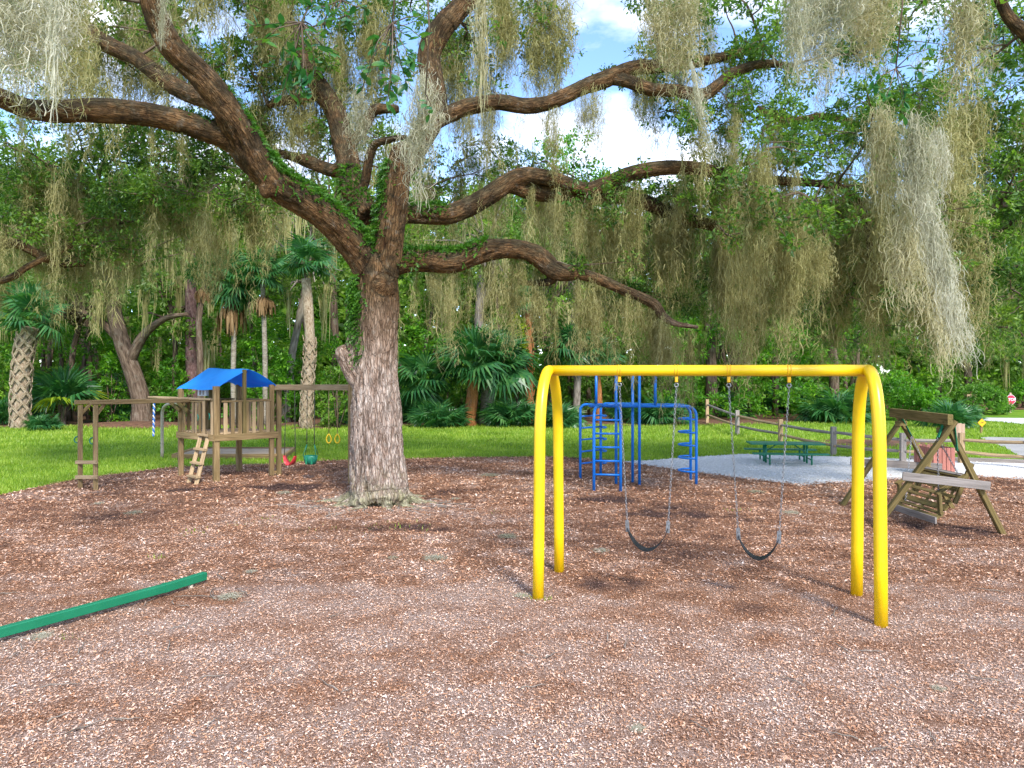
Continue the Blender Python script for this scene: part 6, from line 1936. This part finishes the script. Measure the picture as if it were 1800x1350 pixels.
bg_tree('woodland_oak', 'thin dark trunk in the shade left of the leaning oak', [(120, 744), (122, 680), (130, 610), (150, 540)], 12, 8, M['trunk_brown'], [(-20, 200, 430, 580, 2.5, 44)], 'wood_leaf', 41.0, moss=34)
bg_tree('woodland_oak', 'thin mossy trunk between the pine and the leaning oak', [(306, 744), (304, 680), (308, 610), (300, 540)], 10, 7, M['trunk_brown'], [(220, 380, 430, 600, 2, 30)], 'wood_leaf', 42.0, moss=24)
bg_tree('woodland_oak', 'open-crowned oak whose low branches hang over the road', [(1700, 716), (1702, 660), (1690, 600), (1700, 520)], 14, 10, M['trunk_brown'], [(1560, 1860, 380, 640, 4, 74)], 'olive_leaf', 58.0, moss=44)
bg_tree('woodland_oak', 'pale-leaved oak behind the stop sign at the right edge', [(1850, 716), (1850, 660), (1846, 590), (1840, 500)], 20, 12, M['trunk_grey'], [(1730, 1990, 440, 690, 3.5, 70)], 'far_leaf', 62.0, moss=16)
bg_tree('woodland_oak', 'round-topped bright oak against the sky in the centre', [(1010, 742), (1010, 640), (1006, 520), (1000, 400)], 20, 12, M['trunk_grey'], [(960, 1060, 235, 400, 2.5, 40), (900, 1100, 330, 460, 2.5, 30)], 'bright_leaf', 46.0, moss=8)
bg_tree('woodland_oak', 'broad oak filling the gap under the arched limb', [(1250, 722), (1250, 640), (1245, 560), (1240, 480)], 22, 14, M['trunk_brown'], [(1090, 1400, 400, 600, 3, 86)], 'far_leaf', 44.0, moss=40)
bg_tree('woodland_oak', 'tall oak behind the leafy left crown', [(150, 744), (150, 640), (140, 520), (130, 380)], 22, 12, M['trunk_brown'], [(-120, 300, 190, 420, 3, 70)], 'far_leaf', 46.0, moss=10)
bg_tree('woodland_oak', 'tall oak seen through the fork of the big oak', [(590, 744), (590, 640), (586, 520), (580, 380)], 18, 10, M['trunk_brown'], [(440, 740, 210, 430, 3, 62)], 'far_leaf', 46.0, moss=14)

# ------------------------------------------------------------------ the far wood, one mass
def woods(n, d0, d1, size, nl, top, lo=.3):
    C_, S_ = [], []
    while len(C_) < n:
        px = rnd.uniform(-330, 2130); d_ = rnd.uniform(d0, d1)
        if px > 1500: d_ += 12 * min(1, (px - 1500) / 150)
        yt = top(px); y = rnd.uniform(yt, 740)
        c = V(px, y, d_)
        if c.z < lo: c.z = rnd.uniform(lo, 1.5)
        C_.append(tuple(c)); S_.append(rnd.uniform(.7, 1.5) * d_ / 50)
    return leaf_cloud(np.array(C_), np.array(S_), nl, size, droop=.1, aspect=.55)
def top1(px):
    return float(np.interp(px, [-330, 0, 120, 330, 480, 700, 900, 985, 1040, 1090, 1150, 1300, 1500, 1700, 1800, 2130], [250, 300, 280, 300, 300, 310, 320, 330, 350, 340, 320, 330, 340, 330, 300, 280])) + 14 * math.sin(px * .05)
def top2(px): return top1(px) + 20
parts = [woods(1400, 44, 53, .38, 54, top1), woods(1000, 54, 66, .85, 52, top2), woods(900, 70, 80, 2.1, 42, lambda px: top1(px) + 60)]
vs = np.concatenate([p[0] for p in parts]); fs = np.concatenate([p[1] + sum(len(q[0]) for q in parts[:i]) for i, p in enumerate(parts)])
np_mesh('woods', vs, fs, M['wood_leaf'], None, kind='stuff')
C_ = []
while len(C_) < 620:
    px = rnd.uniform(-200, 1560); d_ = rnd.uniform(40.5, 44.5); c = V(px, rnd.uniform(560, 742), d_)
    if vnoise(np.array([[px * .011, c.z * .35, 3.3]]))[0] < .42: continue
    C_.append((c.x, c.y, max(.4, c.z)))
v, f = leaf_cloud(np.array(C_), R.uniform(.4, .9, len(C_)), 58, .24, aspect=.5)
np_mesh('undergrowth', v, f, M['bright_leaf'], None, kind='stuff')
mb = MB()
for i in range(70):
    d_ = rnd.uniform(42, 56); px = rnd.uniform(-250, 1500); b = V(px, 700, d_)
    mb.tube([(b.x, d_, -.05), (b.x + rnd.uniform(-.4, .4), d_, 3.0), (b.x + rnd.uniform(-1, 1), d_, 7.5)], [rnd.uniform(.10, .24), .13, .08], 7)
mb.build('wood_trunks', M['trunk_brown'], None, smooth=True, kind='stuff')
